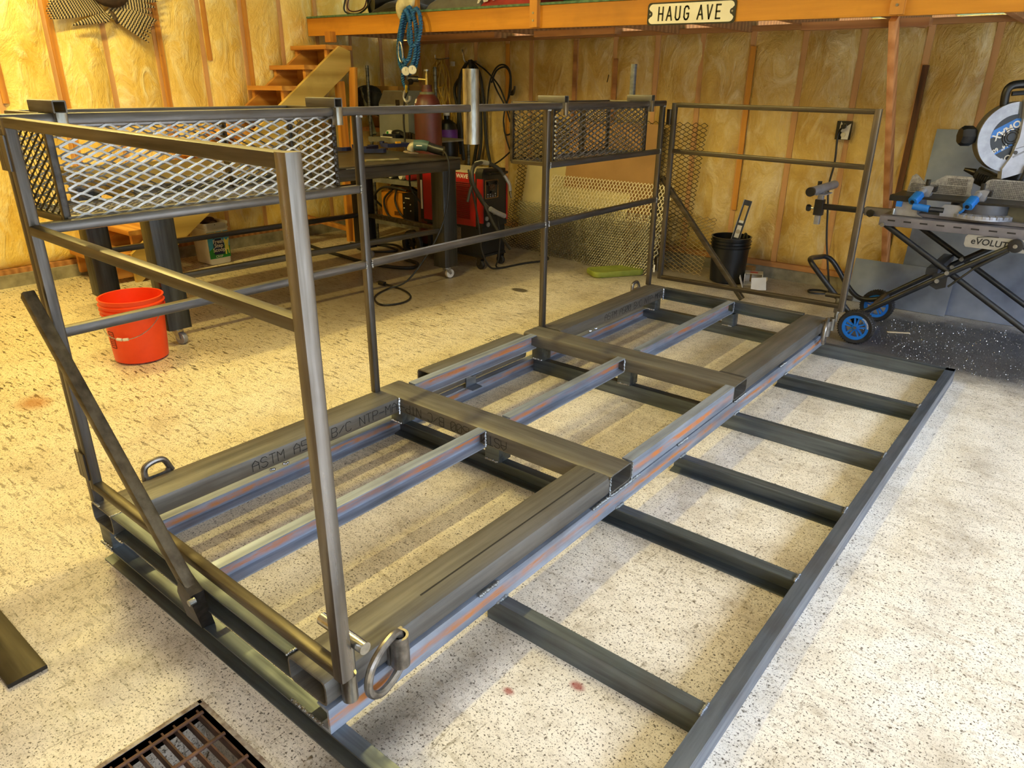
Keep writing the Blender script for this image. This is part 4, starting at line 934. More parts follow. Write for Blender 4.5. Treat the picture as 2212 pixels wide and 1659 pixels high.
# orange inverter welder on the bottom shelf
ow = thing('inverter_welder', (-3.17, 4.35, .207), 'orange inverter welder with a black front on the bottom shelf', 'welder')
OWM = plain('welder_orange', 'c77f1d', .45, 0, 'b06f16', 10)
G().bar((-3.19, 4.20, .355), (-3.19, 4.50, .355), .30, .29, r=.01).build('case', OWM, ow)
fr_ = G().bar((-2.965, 4.205, .355), (-2.965, 4.50, .355), .16, .29, r=.008).build('front_panel', BLK, ow)
for x, z in ((-3.02, .41), (-3.02, .36), (-3.0, .26), (-2.93, .40), (-2.93, .34)): G().cyl((x, 4.198, z), (x, 4.206, z), .006, n=8).build('indicator', WHITE, fr_)
G().bx(-3.0, -2.94, 4.2, 4.2045, .452, .462).build('maker_plate', WHITE, fr_)
for i in range(5): G().bx(-3.16, -3.08, 4.196, 4.2, .28+.008*i, .283+.008*i).build('vent', BLK, ow)
G().path([(-3.32, 4.3, .505), (-3.15, 4.25, .56), (-3.0, 4.25, .555), (-2.9, 4.3, .50)], .02, 10, 5).build('handle', BLK, ow)
cc = thing('welding_lead', (-3.2, 4.25, .5), 'heap of black welding lead draped over the orange welder', 'cable')
for pts in ([(-3.42, 4.30, .30), (-3.45, 4.2, .42), (-3.30, 4.17, .53), (-3.1, 4.16, .55), (-2.95, 4.18, .53)], [(-3.15, 4.18, .53), (-3.27, 4.17, .42), (-3.22, 4.165, .28), (-3.05, 4.17, .215)], [(-3.09, 4.18, .54), (-3.11, 4.17, .42), (-3.03, 4.165, .30), (-2.92, 4.17, .25)], [(-3.30, 4.3, .54), (-3.15, 4.28, .60), (-3.0, 4.3, .57)]):
    G().path(pts, .011, 8, 6).build('lead', RUBBER, cc)
# ------------------------------------------------------------------ gas cylinder
GC = thing('gas_cylinder', (-2.475, 4.03, .13), 'dark maroon shielding gas cylinder with twin gauges behind the welding table', 'cylinder')
cx, cy = -2.475, 4.03
G().lathe([(0, .13), (.11, .13), (.118, .15), (.118, 1.26), (.114, 1.31), (.098, 1.36), (.07, 1.395), (.05, 1.41), (.046, 1.44), (0, 1.44)], (cx, cy, 0), 40).build('body', plain('maroon_paint', '5b2620', .42, 0, '47201b', 5), GC)
G().lathe([(.052, 1.395), (.064, 1.39), (.066, 1.415), (.052, 1.42)], (cx, cy, 0), 28).build('neck_ring', plain('olive_ring', '76765a', .5, .3), GC)
G().cyl((cx, cy, 1.44), (cx, cy, 1.475), .045, .042, 20).build('neck', plain('maroon_neck', '4c241d', .5), GC)
vb = G(); vb.cyl((cx, cy, 1.47), (cx, cy, 1.56), .016, .012, 14); vb.cyl((cx, cy, 1.515), (cx-.07, cy-.06, 1.52), .011, n=12); vb.cyl((cx, cy, 1.55), (cx, cy, 1.59), .007, n=8); vb.build('valve', BRASS, GC)
h = G().cyl((cx, cy, 1.582), (cx, cy, 1.596), .028, n=12).build('valve_wheel', ZINC, GC)
rg = G(); rg.cyl((cx-.05, cy-.05, 1.52), (cx-.115, cy-.10, 1.52), .024, n=16); rg.cyl((cx-.09, cy-.10, 1.50), (cx-.08, cy-.16, 1.49), .026, .022, 16)
rgo = rg.build('regulator', DARKST, GC)
view = Vector((.70, -.70, .05)).normalized()
for dx, dz in ((-.155, .065), (-.075, .075)):
    c = Vector((cx+dx+.01, cy-.10, 1.515+dz))
    q = G().cyl(c, c+view*.028, .036, n=24).build('gauge', ZINC, rgo)
    f = G().cyl(c+view*.028, c+view*.030, .032, n=24); f.build('gauge_face', WHITE, rgo)
    G().bar(c+view*.031, c+view*.031+Vector((.0, 0, .022)), .003, .001, up=view).build('gauge_needle', INK, rgo)
G().path([(cx-.135, cy-.10, 1.49), (cx-.16, cy-.09, 1.45), (cx-.19, cy-.06, 1.415)], .011, 10, 4).build('hose_fitting', plain('yellow_fitting', 'd7b52f', .4), GC)
hs = tag(G().path([(-2.655, 3.97, 1.42), (-2.70, 3.97, 1.34), (-2.72, 3.97, 1.18), (-2.715, 3.97, 1.06), (-2.66, 3.92, .97), (-2.60, 3.90, .80), (-2.55, 3.86, .62), (-2.45, 3.90, .48)], .0085, 8, 6).build('gas_hose', RUBBER, GC))
for k, (a, z, w) in enumerate(((-2.35, 1.295, .055), (-2.05, 1.345, .035))):
    p = Vector((cx+.115*math.cos(a), cy+.115*math.sin(a), z)) if k == 0 else Vector((cx+.10*math.cos(a), cy+.10*math.sin(a), z))
    nrm = Vector((math.cos(a), math.sin(a), .35)).normalized(); sd = Vector((-math.sin(a), math.cos(a), 0)); up = nrm.cross(sd)*1
    G().prism([(-w*.5, -w*.5), (w*.5, -w*.5), (w*.45, w*.5), (-w*.5, w*.5)], p, sd, up, nrm*.004).build('paper_tag', WHITE, GC)
# ------------------------------------------------------------------ welding machine on its cart
WM = thing('welding_machine', (-2.1, 4.05, 0), 'red and black welding power source on a wheeled cart beside the table leg', 'welder')
x0, x1, y0, y1 = -2.42, -1.80, 3.885, 4.205
G().bar(((x0+x1)/2, y0, .59), ((x0+x1)/2, y1, .59), x1-x0, .45, r=.008).build('case', RED, WM)
G().bx(x0, x1, y0-.002, y1+.002, .80, .818).build('top_trim', plain('welder_cream', 'b6a887', .5), WM)
G().bx(x0-.04, x0, y0, y1, .36, .83).build('rear_panel', BLK, WM)
G().bx(x0-.03, x0-.01, y0-.003, y0, .45, .70).build('rear_label', WHITE, WM)
PX = -1.725
fp = G().prism([(y0, .36), (y1, .36), (y1, .70), (y1-.02, .83), (y0+.02, .84), (y0, .80)], (x1, 0, 0), (0, 1, 0), (0, 0, 1), (PX-x1, 0, 0)).build('front_panel', BLK, WM)
for y in (y0-.004, y1-.008): G().bx(x1+.02, PX+.006, y, y+.014, .40, .76).build('edge_trim', RED, fp)
bz1 = G(); P4 = [(3.925, .60), (4.085, .60), (4.085, .745), (3.925, .745)]
for i in range(4): bz1.bar((PX+.002, *P4[i]), (PX+.002, *P4[(i+1) % 4]), .004, .004, up=(1, 0, 0))
bz1.build('display_border', plain('copper_line', '9a6a32', .5), fp)
G().bx(PX, PX+.003, 3.975, 4.045, .665, .71).build('display', plain('display_maroon', '39201d', .2), fp)
for y in (3.95, 4.062): G().cyl((PX, y, .718), (PX+.025, y, .718), .014, n=14).build('knob', DARKST, fp)
G().cyl((PX, 4.0, .645), (PX+.02, 4.0, .645), .012, n=12).build('knob', DARKST, fp)
for i in range(4):
    for j in range(2): G().bx(PX, PX+.004, 3.95+.032*i, 3.962+.032*i, .608+.018*j, .618+.018*j).build('button', ALU, fp)
G().bx(PX, PX+.003, 3.92, 4.04, .50, .575).build('socket_plate', plain('socket_black', '0c0c0e', .3), fp)
for y, z, r in ((3.935, .435, .018), (3.95, .385, .02), (4.03, .47, .012)): G().cyl((PX, y, z), (PX+.012, y, z), r, n=14).build('socket', ALU, fp)
G().bar((PX+.04, 3.93, .80), (PX+.04, 4.16, .80), .022, .022, r=.008).build('handle', BLK, fp)
for y in (3.95, 4.14): G().bar((PX-.02, y, .80), (PX+.04, y, .80), .02, .02).build('handle_post', BLK, fp)
vt = G()
for i in range(20): vt.bar((-2.02, y0-.004, .425+.0155*i), (-1.865, y0-.004, .425+.0155*i), .007, .007, up=(0, -1, .5))
vt.build('louvre', plain('welder_dark_red', '7a0a10', .4), WM, kind='stuff')
lg = G(); lg.text('POWER WAVE', .034, (-2.19, y0-.0008, .755), (1, 0, 0), (0.12, 0, 1), .001, bold=.03); lg.text('ic', .05, (-2.16, y0-.0008, .575), (1, 0, 0), (0, 0, 1), .001, bold=.03)
for a, b in (((-2.24, .555), (-2.09, .555)), ((-2.09, .555), (-2.09, .635)), ((-2.09, .635), (-2.15, .635)), ((-2.15, .635), (-2.15, .68)), ((-2.15, .68), (-2.24, .68))): lg.bar((a[0], y0-.001, a[1]), (b[0], y0-.001, b[1]), .006, .001, up=(0, -1, 0))
lg.build('lettering', WHITE, WM)
NAVY = plain('cart_black_blue', '15181f', .4, .1, '101218', 8)
G().bar((-1.86, y0+.01, .245), (-1.86, y1-.01, .245), .24, .24, r=.012).build('cooler_box', NAVY, WM)
G().bx(-2.72, -1.74, y0, y1, .105, .125).build('cart_deck', NAVY, WM); G().bx(-2.42, -1.80, y0, y1, .345, .365).build('cart_shelf', NAVY, WM)
for y in (y0+.03, y1-.03): G().bar((-2.38, y, .12), (-2.38, y, .35), .04, .03, up=(0, 1, 0)).build('cart_post', NAVY, WM)
for y in (3.915, 4.185):
    c = empty('caster', WM, (-1.775, y, 0))
    g = G(); g.bx(-1.81, -1.74, y-.03, y+.03, .10, .107)
    for s_ in (-1, 1): g.prism([(-1.80, .104), (-1.75, .104), (-1.765, .035), (-1.79, .035)], (0, y+s_*.022-.0015, 0), (1, 0, 0), (0, 0, 1), (0, .003, 0))
    g.build('fork', DARKST, c); G().lathe([(0, -.016), (.036, -.016), (.040, -.01), (.040, .01), (.036, .016), (0, .016)], (-1.775, y, .040), 20, (0, 1, 0)).build('wheel', RUBBER, c)
for y in (3.86, 4.235):
    w = G().lathe([(.075, -.02), (.118, -.02), (.125, -.012), (.125, .012), (.118, .02), (.075, .02)], (-2.56, y, .125), 28, (0, 1, 0), closed=True).build('rear_wheel', RUBBER, WM)
    g = G(); g.cyl((-2.56, y-.012, .125), (-2.56, y+.012, .125), .03, n=16)
    for i in range(5): a = 2*PI*i/5; g.bar((-2.56, y, .125), (-2.56+.09*math.cos(a), y, .125+.09*math.sin(a)), .02, .012, up=(0, 1, 0))
    g.build('hub', BLKM, w)
HOSE = plain('dark_grey_hose', '35322c', .5, 0, '26241f', 12)
wg = thing('welding_gun', (-1.62, 3.9, .6), 'welding gun with its dark hose looped over the front of the red welding machine', 'welding gun')
G().path([(-1.66, 4.02, .47), (-1.62, 3.83, .55), (-1.60, 3.70, .66), (-1.60, 3.63, .78), (-1.62, 3.66, .875), (-1.64, 3.76, .905), (-1.66, 3.88, .895), (-1.64, 4.00, .84), (-1.62, 4.06, .76)], .0165, 12, 6).build('hose', HOSE, wg)
G().path([(-1.64, 3.72, .902), (-1.65, 3.80, .906), (-1.66, 3.88, .893)], .019, 12, 5).build('heat_sleeve', plain('pale_sleeve', 'a9a48f', .6), wg)
G().path([(-1.58, 3.82, .545), (-1.58, 3.90, .505), (-1.58, 4.00, .465)], .021, 12, 4).build('grip', ALU, wg)
G().path([(-1.62, 4.04, .79), (-1.60, 4.085, .72), (-1.60, 4.10, .66)], .014, 10, 4).build('gun_neck', ALU, wg); G().cyl((-1.60, 4.10, .655), (-1.60, 4.115, .60), .012, .009, 12).build('nozzle', PIPE, wg)
wc = thing('welder_cable', (-1.62, 3.8, .4), 'thin black work cables hanging from the welding machine onto the floor', 'cable')
G().path([(-1.66, 3.65, .86), (-1.63, 3.64, .76), (-1.62, 3.69, .56), (-1.62, 3.73, .37), (-1.62, 3.76, .20), (-1.62, 3.86, .05), (-1.64, 4.05, .010), (-1.60, 4.30, .010), (-1.53, 4.50, .010), (-1.57, 4.62, .010), (-1.69, 4.66, .010)], .0085, 8, 6).build('cable', RUBBER, wc)
G().path([(-1.66, 4.0, .44), (-1.62, 3.99, .30), (-1.62, 3.975, .12), (-1.66, 4.02, .010), (-1.58, 4.4, .010)], .007, 8, 6).build('cable', RUBBER, wc)
G().path([(-1.63, 3.60, .62), (-1.61, 3.64, .74), (-1.59, 3.72, .64), (-1.57, 3.84, .43), (-1.58, 3.98, .28), (-1.60, 4.10, .17)], .012, 10, 6).build('cable', HOSE, wc)
# hoses and cords hung on the back wall
def hung(name, lab, cat, mat, paths, r):
    t = thing(name, paths[0][0], lab, cat)
    for p in paths: G().path(p, r*random.uniform(.9, 1.1), 8, 6).build('strand', mat, t)
    return t
HB = plain('charcoal_hose', '2b2926', .5, 0, '201e1c', 12)
H = [[(-3.055, 5.19, 1.622), (-3.221, 5.17, 1.448), (-3.183, 5.19, 1.179), (-3.236, 5.17, .946), (-3.222, 5.19, .70)], [(-3.003, 5.17, 1.70), (-2.868, 5.16, 1.579), (-2.822, 5.17, 1.277), (-2.812, 5.19, .966), (-2.751, 5.19, .70)],
     [(-2.99, 5.15, 1.707), (-2.933, 5.15, 1.406), (-2.887, 5.15, 1.053), (-2.942, 5.17, .822), (-2.998, 5.15, .52)], [(-3.022, 5.15, 1.69), (-3.121, 5.15, 1.536), (-3.157, 5.15, 1.134), (-3.138, 5.16, .80)],
     [(-2.995, 5.17, 1.69), (-2.90, 5.17, 1.45), (-2.865, 5.17, 1.15), (-2.87, 5.16, .85), (-2.95, 5.16, .62)], [(-3.04, 5.16, 1.68), (-3.16, 5.17, 1.48), (-3.12, 5.15, 1.0), (-3.10, 5.16, .74)]]
hh = hung('hose_bundle', 'thick bundle of dark hoses hung on a hook behind the gas cylinder', 'hose', HB, H, .017)
G().path([(-3.02, WY+.01, 1.70), (-3.02, 5.12, 1.69), (-3.03, 5.10, 1.76), (-3.04, 5.10, 1.80)], .008, 8, 4).build('wall_hook', ZINC, hh)
hung('cable_coil', 'loop of thin black cable hung on the back wall right of the dark hose bundle', 'cable', RUBBER,
     [[(-2.978, 5.16, 1.707), (-2.795, 5.17, 1.612), (-2.626, 5.17, 1.473), (-2.537, 5.17, 1.326), (-2.459, 5.18, 1.178)], [(-2.80, 5.19, 1.25), (-2.735, 5.16, 1.494), (-2.656, 5.16, 1.628), (-2.556, 5.16, 1.66), (-2.475, 5.16, 1.598), (-2.473, 5.17, 1.432), (-2.554, 5.19, 1.283), (-2.578, 5.19, 1.109), (-2.504, 5.19, .892), (-2.431, 5.19, .829)],
      [(-2.70, 5.15, 1.56), (-2.64, 5.15, 1.44), (-2.54, 5.17, 1.28), (-2.494, 5.19, 1.14)], [(-2.72, 5.17, 1.50), (-2.66, 5.18, 1.61), (-2.55, 5.18, 1.64), (-2.49, 5.18, 1.57), (-2.50, 5.18, 1.42), (-2.53, 5.18, 1.30)], [(-2.578, 5.19, 1.131), (-2.553, 5.19, 1.022), (-2.457, 5.19, 1.035)], [(-2.44, 5.18, .89), (-2.595, 5.17, .774), (-2.738, 5.17, .70), (-2.847, 5.17, .64), (-2.945, 5.16, .55)]], .0085)
YEL = plain('yellow_cord', 'b8902a', .5, 0, '96721d', 10)
ychain = [[(-3.389, 5.19, 1.721), (-3.487, 5.17, 1.625), (-3.468, 5.16, 1.446), (-3.364, 5.17, 1.174), (-3.302, 5.18, .99), (-3.376, 5.18, .855)], [(-3.376, 5.15, 1.721), (-3.282, 5.15, 1.58), (-3.271, 5.15, 1.313), (-3.252, 5.15, 1.085), (-3.305, 5.15, .92), (-3.442, 5.15, .937), (-3.471, 5.16, 1.077)],
          [(-3.344, 5.13, 1.69), (-3.416, 5.13, 1.558), (-3.486, 5.13, 1.513), (-3.501, 5.13, 1.625), (-3.41, 5.13, 1.713)], [(-3.314, 5.17, 1.624), (-3.338, 5.13, 1.312), (-3.324, 5.14, .942), (-3.318, 5.16, .60)], [(-3.365, 5.14, 1.668), (-3.295, 5.13, 1.402), (-3.4, 5.14, 1.126), (-3.461, 5.14, .983), (-3.375, 5.14, .869), (-3.238, 5.14, .9), (-3.174, 5.14, 1.019), (-3.229, 5.14, 1.178), (-3.30, 5.14, 1.45)],
          [(-3.42, 5.12, 1.70), (-3.45, 5.12, 1.40), (-3.36, 5.12, 1.10), (-3.345, 5.13, .60)], [(-3.35, 5.12, 1.71), (-3.40, 5.12, 1.45), (-3.29, 5.12, 1.20), (-3.30, 5.13, .60)], [(-3.44, 5.14, 1.66), (-3.36, 5.13, 1.50), (-3.39, 5.13, 1.25), (-3.33, 5.13, 1.0)], [(-3.47, 5.15, 1.55), (-3.42, 5.12, 1.46), (-3.34, 5.13, 1.47), (-3.31, 5.15, 1.6), (-3.36, 5.15, 1.70)]]
yc = hung('extension_cord', 'yellow extension cord coiled in long loops on the back wall by the gas cylinder', 'cord', YEL, ychain, .0075)
G().path([(-3.40, WY, 1.735), (-3.40, 5.10, 1.72), (-3.40, 5.08, 1.76)], .006, 8, 3).build('wall_hook', ZINC, yc)
G().bx(-3.30, -3.27, 5.20, 5.235, 1.655, 1.70).build('receptacle', WHITE, yc)
jug = thing('black_jug', (-3.2, 5.0, .62), 'black jug with a purple label standing behind the gas cylinder', 'jug')
G().lathe([(0, .62), (.10, .62), (.11, .64), (.11, 1.05), (.09, 1.11), (.03, 1.15), (.03, 1.19), (0, 1.19)], (-3.2, 5.02, 0), 24).build('body', BLK, jug)
G().lathe([(.1112, .95), (.1112, 1.05)], (-3.2, 5.02, 0), 24, a0=0, a1=2*PI).build('label_band', plain('purple_label', '6a2c96', .4), jug)
G().cyl((-3.2, 5.02, 1.185), (-3.2, 5.02, 1.215), .034, n=16).build('cap', WHITE, jug)
jst = thing('jug_stand', (-3.2, 5.02, 0), 'plain dark stand carrying the black jug by the back wall', 'stand')
G().bx(-3.34, -3.05, 4.90, 5.14, .59, .618).build('top', OLDWOOD, jst)
for x in (-3.32, -3.07):
    for y in (4.92, 5.12): G().bx(x-.018, x+.018, y-.018, y+.018, 0, .59).build('leg', OLDWOOD, jst)
fh = tag(G().path([(-3.80, 3.56, .016), (-3.62, 3.50, .016), (-3.344, 3.45, .016), (-3.053, 3.42, .016), (-2.676, 3.38, .016), (-2.36, 3.42, .016), (-2.208, 3.52, .016), (-2.30, 3.66, .016), (-2.50, 3.70, .016)], .015, 10, 6).build('air_hose', RUBBER), 'thick black hose snaking over the floor under the welding table', 'hose')
f2 = tag(G().path([(-3.45, 3.85, .012), (-3.15, 3.98, .012), (-2.85, 3.93, .012), (-2.95, 3.75, .012), (-3.2, 3.74, .012), (-3.28, 3.86, .03), (-3.0, 4.02, .03), (-2.8, 3.96, .02)], .011, 8, 6).build('coiled_lead', RUBBER), 'small coil of black lead on the floor in front of the shelving unit', 'cable')
# ------------------------------------------------------------------ sheets and meshes leaning on the back wall
def lean(x0, x1, yb, yt, h, t=.003, xs=0.0):
    a = Vector((0, yt-yb, math.sqrt(max(h*h-(yt-yb)**2, .01)))).normalized()
    return a
def sheet(name, lab, mat, x0, x1, yb, yt, h, t=.004, poly=None):
    a = lean(x0, x1, yb, yt, h)
    pl = poly or [(0, 0), (x1-x0, 0), (x1-x0, h), (0, h)]
    n = Vector((1, 0, 0)).cross(a)
    return tag(G().prism(pl, (x0, yb, .002), (1, 0, 0), a, n*t).build(name, mat, smooth=0), lab, 'sheet')
def mesh(name, lab, mat, x0, x1, yb, yt, h, lw, sw, w, vert=False, xs=0.0, t=.002):
    a = lean(x0, x1, yb, yt, h); a = (a+Vector((xs, 0, 0))).normalized(); g = G()
    if vert: g.wire((x0, yb, .004), a, (1, 0, 0), h, x1-x0, lw, sw, w, t)
    else: g.wire((x0, yb, .004), (1, 0, 0), a, x1-x0, h, lw, sw, w, t)
    return tag(g.build(name, mat, smooth=0), lab, 'mesh', 'expanded metal sheets against the back wall', None)
mesh('mesh_sheet', 'tall black expanded metal sheet leaning on the wall behind all the other sheets', MESHD, -2.36, -.405, 5.02, 5.225, 1.21, .0745, .0375, .0055)
sheet('board', 'tall brown hardboard panel leaning on the wall behind the shiny sheet', plain('hardboard', 'ae8450', .6, 0, '9f7746', 3), -1.75, -.80, 4.99, 5.20, 1.19, .005)
sheet('metal_sheet', 'shiny aluminium sheet with scorched top edge leaning behind the pale mesh', plain('bright_aluminium', 'd9d0ac', .36, .6, 'c2b78f', 2.5), -2.22, -1.02, 4.95, 5.14, .80, .003)
MESHP = plain('expanded_metal_pale', 'e6ddc6', .45, .25, 'cfc4a8', 30)
mesh('mesh_sheet', 'pale expanded metal sheet with upright diamonds in front of the shiny sheet', MESHP, -1.88, -.60, 4.85, 5.08, .73, .058, .034, .0085, True)
mesh('mesh_sheet', 'low dark fine expanded metal sheet leaning furthest left beside the welding machine', MESHB, -2.30, -1.10, 4.80, 4.97, .46, .05, .024, .006)
mesh('mesh_sheet', 'low grey fine expanded metal sheet in front of the pale mesh', MESHG, -1.72, -.62, 4.70, 4.86, .42, .048, .026, .0075, True)
mesh('mesh_sheet', 'small bright grey expanded metal offcut above the end of the green pad', MESHG, -1.22, -.52, 4.64, 4.79, .50, .044, .024, .007, True)
mesh('mesh_sheet', 'dull brown expanded metal sheet leaning lowest right next to the black bucket', plain('expanded_metal_brown', '77674a', .5, .6, '5c4d36', 30), -.95, -.20, 4.93, 5.15, .50, .062, .03, .0055)
# scorch marks along the aluminium sheet
sc_ = G()
for x, r in ((-1.52, .02), (-1.43, .024), (-1.36, .012), (-1.31, .014), (-1.24, .03), (-1.13, .014)):
    sc_.prism([(r*math.cos(2*PI*i/9)*random.uniform(.7, 1.1), r*.8*math.sin(2*PI*i/9)*random.uniform(.7, 1.1)) for i in range(9)], (x, 5.129, .765), (1, 0, 0), (0, .24, .97), (0, -.0012, 0))
sc_.build('scorch_mark', INK, bpy.data.objects['metal_sheet'])
# steel plates behind the saw
PLT = plain('blue_grey_plate', '8590a6', .42, .5, '5a6478', 2.6, bump=.05)
sheet('steel_sheet', 'large blue grey steel sheet leaning on the wall behind the chop saw', PLT, 1.275, 2.75, 5.02, 5.225, 1.235, .004)
sheet('steel_sheet', 'low blue grey steel offcut leaning in front of the large sheet by the diagonal brace', PLT, .962, 1.62, 4.965, 5.03, .315, .004)
# ------------------------------------------------------------------ small things on the floor
pad = thing('foam_pad', (-.79, 4.52, 0), 'olive green foam kneeling pad lying on the floor below the mesh sheets', 'pad', rz=.98)
g = G(); PADM = plain('green_foam', '8b9438', .75, 0, '78812d', 12, bump=.2)
def pring(sx, sy, z): return [(x, y, z) for x, y in rrect(.46*sx, .215*sy, .05, 5)]
g.rings([pring(.97, .95, .003), pring(1, 1, .012), pring(1, 1, .042), pring(.98, .96, .05), pring(.90, .80, .050), pring(.86, .70, .046)])
g.build('body', PADM, pad, local=True, smooth=50)
ctn = thing('open_carton', (.25, 4.93, 0), 'opened white card carton with a red mark lying near the black bucket', 'carton', rz=.35)
WCD = plain('white_card', 'dcd8d2', .6, 0, 'cdc8c1', 6); GCD = plain('grey_card', 'a59f92', .65)
g = G()
g.prism([(-.065, 0), (.065, 0), (.065, .09), (-.065, .09)], (0, .11, 0), (1, 0, 0), (0, 0, 1), (0, -.004, 0)); g.bx(-.07, -.066, -.02, .11, 0, .09); g.bx(.066, .07, -.02, .11, 0, .09); g.bx(-.066, .066, -.02, .11, 0, .003)
g.build('body', WCD, ctn, local=True)
G().bx(-.07, .07, -.0, .112, .09, .094).build('top_panel', GCD, ctn, local=True)
G().prism([(-.03, .02), (.03, .02), (.03, .07), (-.03, .07)], (0, 0, .0945), (1, 0, 0), (0, 1, 0), (0, 0, .0008)).build('red_mark', RED, ctn, local=True)
for s_, a in ((-1, .9), (1, .7)):
    d = Vector((s_*math.cos(a), -.2, math.sin(a)*-.0+.25)); G().prism([(0, 0), (.11, -.01), (.11, .095), (0, .09)], (s_*.07, -.02, 0), (0, -1, 0), (s_*.35, 0, .9), (s_*.003, 0, 0)).build('flap', WCD, ctn, local=True)
G().prism([(-.06, 0), (.06, 0), (.058, .10), (-.056, .095)], (.05, -.16, .004), (.95, .3, 0), (-.1, .25, .95), (0, .003, 0)).build('front_flap', WCD, ctn, local=True)
tag(G().bx(.13, .20, 5.02, 5.09, 0, .12).build('card_piece', CARD), 'brown card piece standing between the black bucket and the white carton', 'card')
ol = thing('wall_outlet', (.655, WY-.03, 1.19), 'wall outlet with a pale cover plate and one black plug', 'outlet')
G().bx(.605, .705, WY-.05, WY-.01, 1.12, 1.25).build('box', BLK, ol)
pl = G().prism([(-.012, -.062), (.035, -.062), (.042, .05), (.0, .02), (-.03, .062), (-.035, .01), (-.01, -.02)], (.665, WY-.053, 1.185), (1, 0, 0), (0, 0, 1), (0, -.004, 0)).build('cover_plate', WHITE, ol)
for z in (1.155, 1.215): G().cyl((.663, WY-.056, z), (.663, WY-.061, z), .017, n=16).build('socket', plain('socket_ivory', 'c9c2ae', .4), ol)
G().bar((.662, WY-.062, 1.215), (.662, WY-.09, 1.212), .03, .03, r=.006).build('plug', BLK, ol)
G().path([(.655, WY-.09, 1.205), (.630, WY-.07, 1.15), (.645, 5.20, .959), (.634, 5.19, .789), (.656, 5.19, .617), (.69, 5.19, .371), (.765, 5.14, .10), (.80, 5.05, .010), (.70, 4.98, .008), (.66, 5.05, .008), (.74, 5.10, .008), (.86, 5.06, .008)], .0075, 8, 6).build('cord', BLK, ol)
# floor drain grate
GRT = plain('rusty_grate', '6b4c3b', .7, .35, '3f2a20', 14, bump=.3)
fg = thing('drain_grate', (1.2, -.5, -.01), 'rusty steel floor drain grate let into the concrete near the platform corner', 'grate')
for i in range(27):
    y = GY1-.012-.0305*i
    if y > GY0+.01: G().bx(GX0+.004, GX1-.004, y-.0022, y+.0022, -.036, -.007).build('bearing_bar', GRT, fg)
for i in range(8):
    x = GX0+.022+.1015*i
    if x < GX1-.005: G().bar((x, GY0+.004, -.007), (x, GY1-.004, -.007), .009, .007, r=.002).build('cross_rod', GRT, fg)
rim = G()
for a in ((GX0-.012, GX0-.0, GY0, GY1+.008), (GX1, GX1+.012, GY0, GY1+.008), (GX0-.012, GX1+.012, GY1, GY1+.012)): rim.bx(a[0], a[1], a[2], a[3], -.05, .002)
rim.build('frame', plain('worn_frame', 'a59c92', .6, .3, '6e5b50', 40), fg)
leaf = G()
for i in range(90):
    p = Vector((random.uniform(GX0+.03, GX1-.2), random.uniform(-.6, GY1-.03), -.155)); a = random.uniform(0, PI); d = Vector((math.cos(a), math.sin(a), random.uniform(-.1, .3)))*random.uniform(.015, .05); leaf.bar(p, p+d, .003, .002)
leaf.build('drain_debris', plain('dry_grass', '6b5334', .9), fg, kind='stuff')
for i in range(12): 
    p = (random.uniform(GX0+.04, GX1-.25), random.uniform(-.55, GY1-.04), -.15); tag(G().ell(p, (.022, .018, .014), 8, 5).build('pebble', CONC, fg, smooth=180))
fb_ = tag(G().bar((-.75, -.362, .007), (.382, -.362, .007), .095, .0125, r=.0012).build('steel_flat_bar', steel('dark_flat_bar', 'x', '3a352e', '2a261f', .45, .7)), 'wide dark steel flat bar lying on the floor at the corner nearest the viewer', 'bar')
# metal chips below the saw
ch = G()
for i in range(2600):
    r = math.sqrt(random.random()); a = random.uniform(0, 2*PI); x = 2.05+r*.85*math.cos(a); y = 4.33+r*.55*math.sin(a)
    if (1.16 < x < 1.45 and 3.9 < y < 4.03): continue
    s_ = random.uniform(.0025, .006); d = Vector((random.uniform(-1, 1), random.uniform(-1, 1), random.uniform(.05, .5)))*s_; e = Vector((random.uniform(-1, 1), random.uniform(-1, 1), random.uniform(.05, .5)))*s_
    p = Vector((x, y, .0015)); ch.add([p, p+d, p+e, p+(d+e)*.5+Vector((0, 0, s_*.5))], [(0, 1, 2), (0, 3, 1), (1, 3, 2), (0, 2, 3)])
c_ = ch.build('metal_chips', BRIGHT, smooth=0, kind='stuff'); tag(c_, 'scatter of bright metal cutting chips on the floor under the chop saw', 'metal chips')
tag(G().bar((1.40, 4.33, .004), (1.52, 4.40, .004), .016, .005).build('wood_sliver', plain('pale_wood', 'c9b591', .7)), 'pale wood sliver on the dark chips beside the rear stand wheel', 'wood scrap')
# ------------------------------------------------------------------ saw stand
SS = thing('saw_stand', (1.8, 4.27, 0), 'grey folding saw stand with black scissor legs and blue wheels', 'stand')
DK = plain('stand_grey', '77747a', .45, .3, '68656b', 8)
DX0, DX1 = 1.29, 2.75
G().bx(DX0, DX1, 4.04, 4.50, .772, .784).build('deck_plate', DK, SS)
for y in (4.0, 4.5):
    r_ = G().bar((DX0, y+.02, .757), (DX1, y+.02, .757), .042, .056, r=.004).build('deck_rail', DK, SS)
    if y < 4.2:
        for i in range(12): G().bx(1.335+.085*i, 1.375+.085*i, 3.9985, 4.002, .758, .766).build('slot', BLK, r_)
G().bx(DX0, DX0+.03, 4.0, 4.54, .735, .784).build('deck_end', DK, SS)
lp = G().prism([(-.145, -.034), (.4, -.034), (.4, .034), (-.145, .034), (-.155, .02), (-.155, -.02)], (1.90, 3.998, .698), (1, 0, 0), (0, 0, 1), (0, -.004, 0)).build('name_plate', plain('plate_silver', 'a9a8a4', .35, .5), SS)
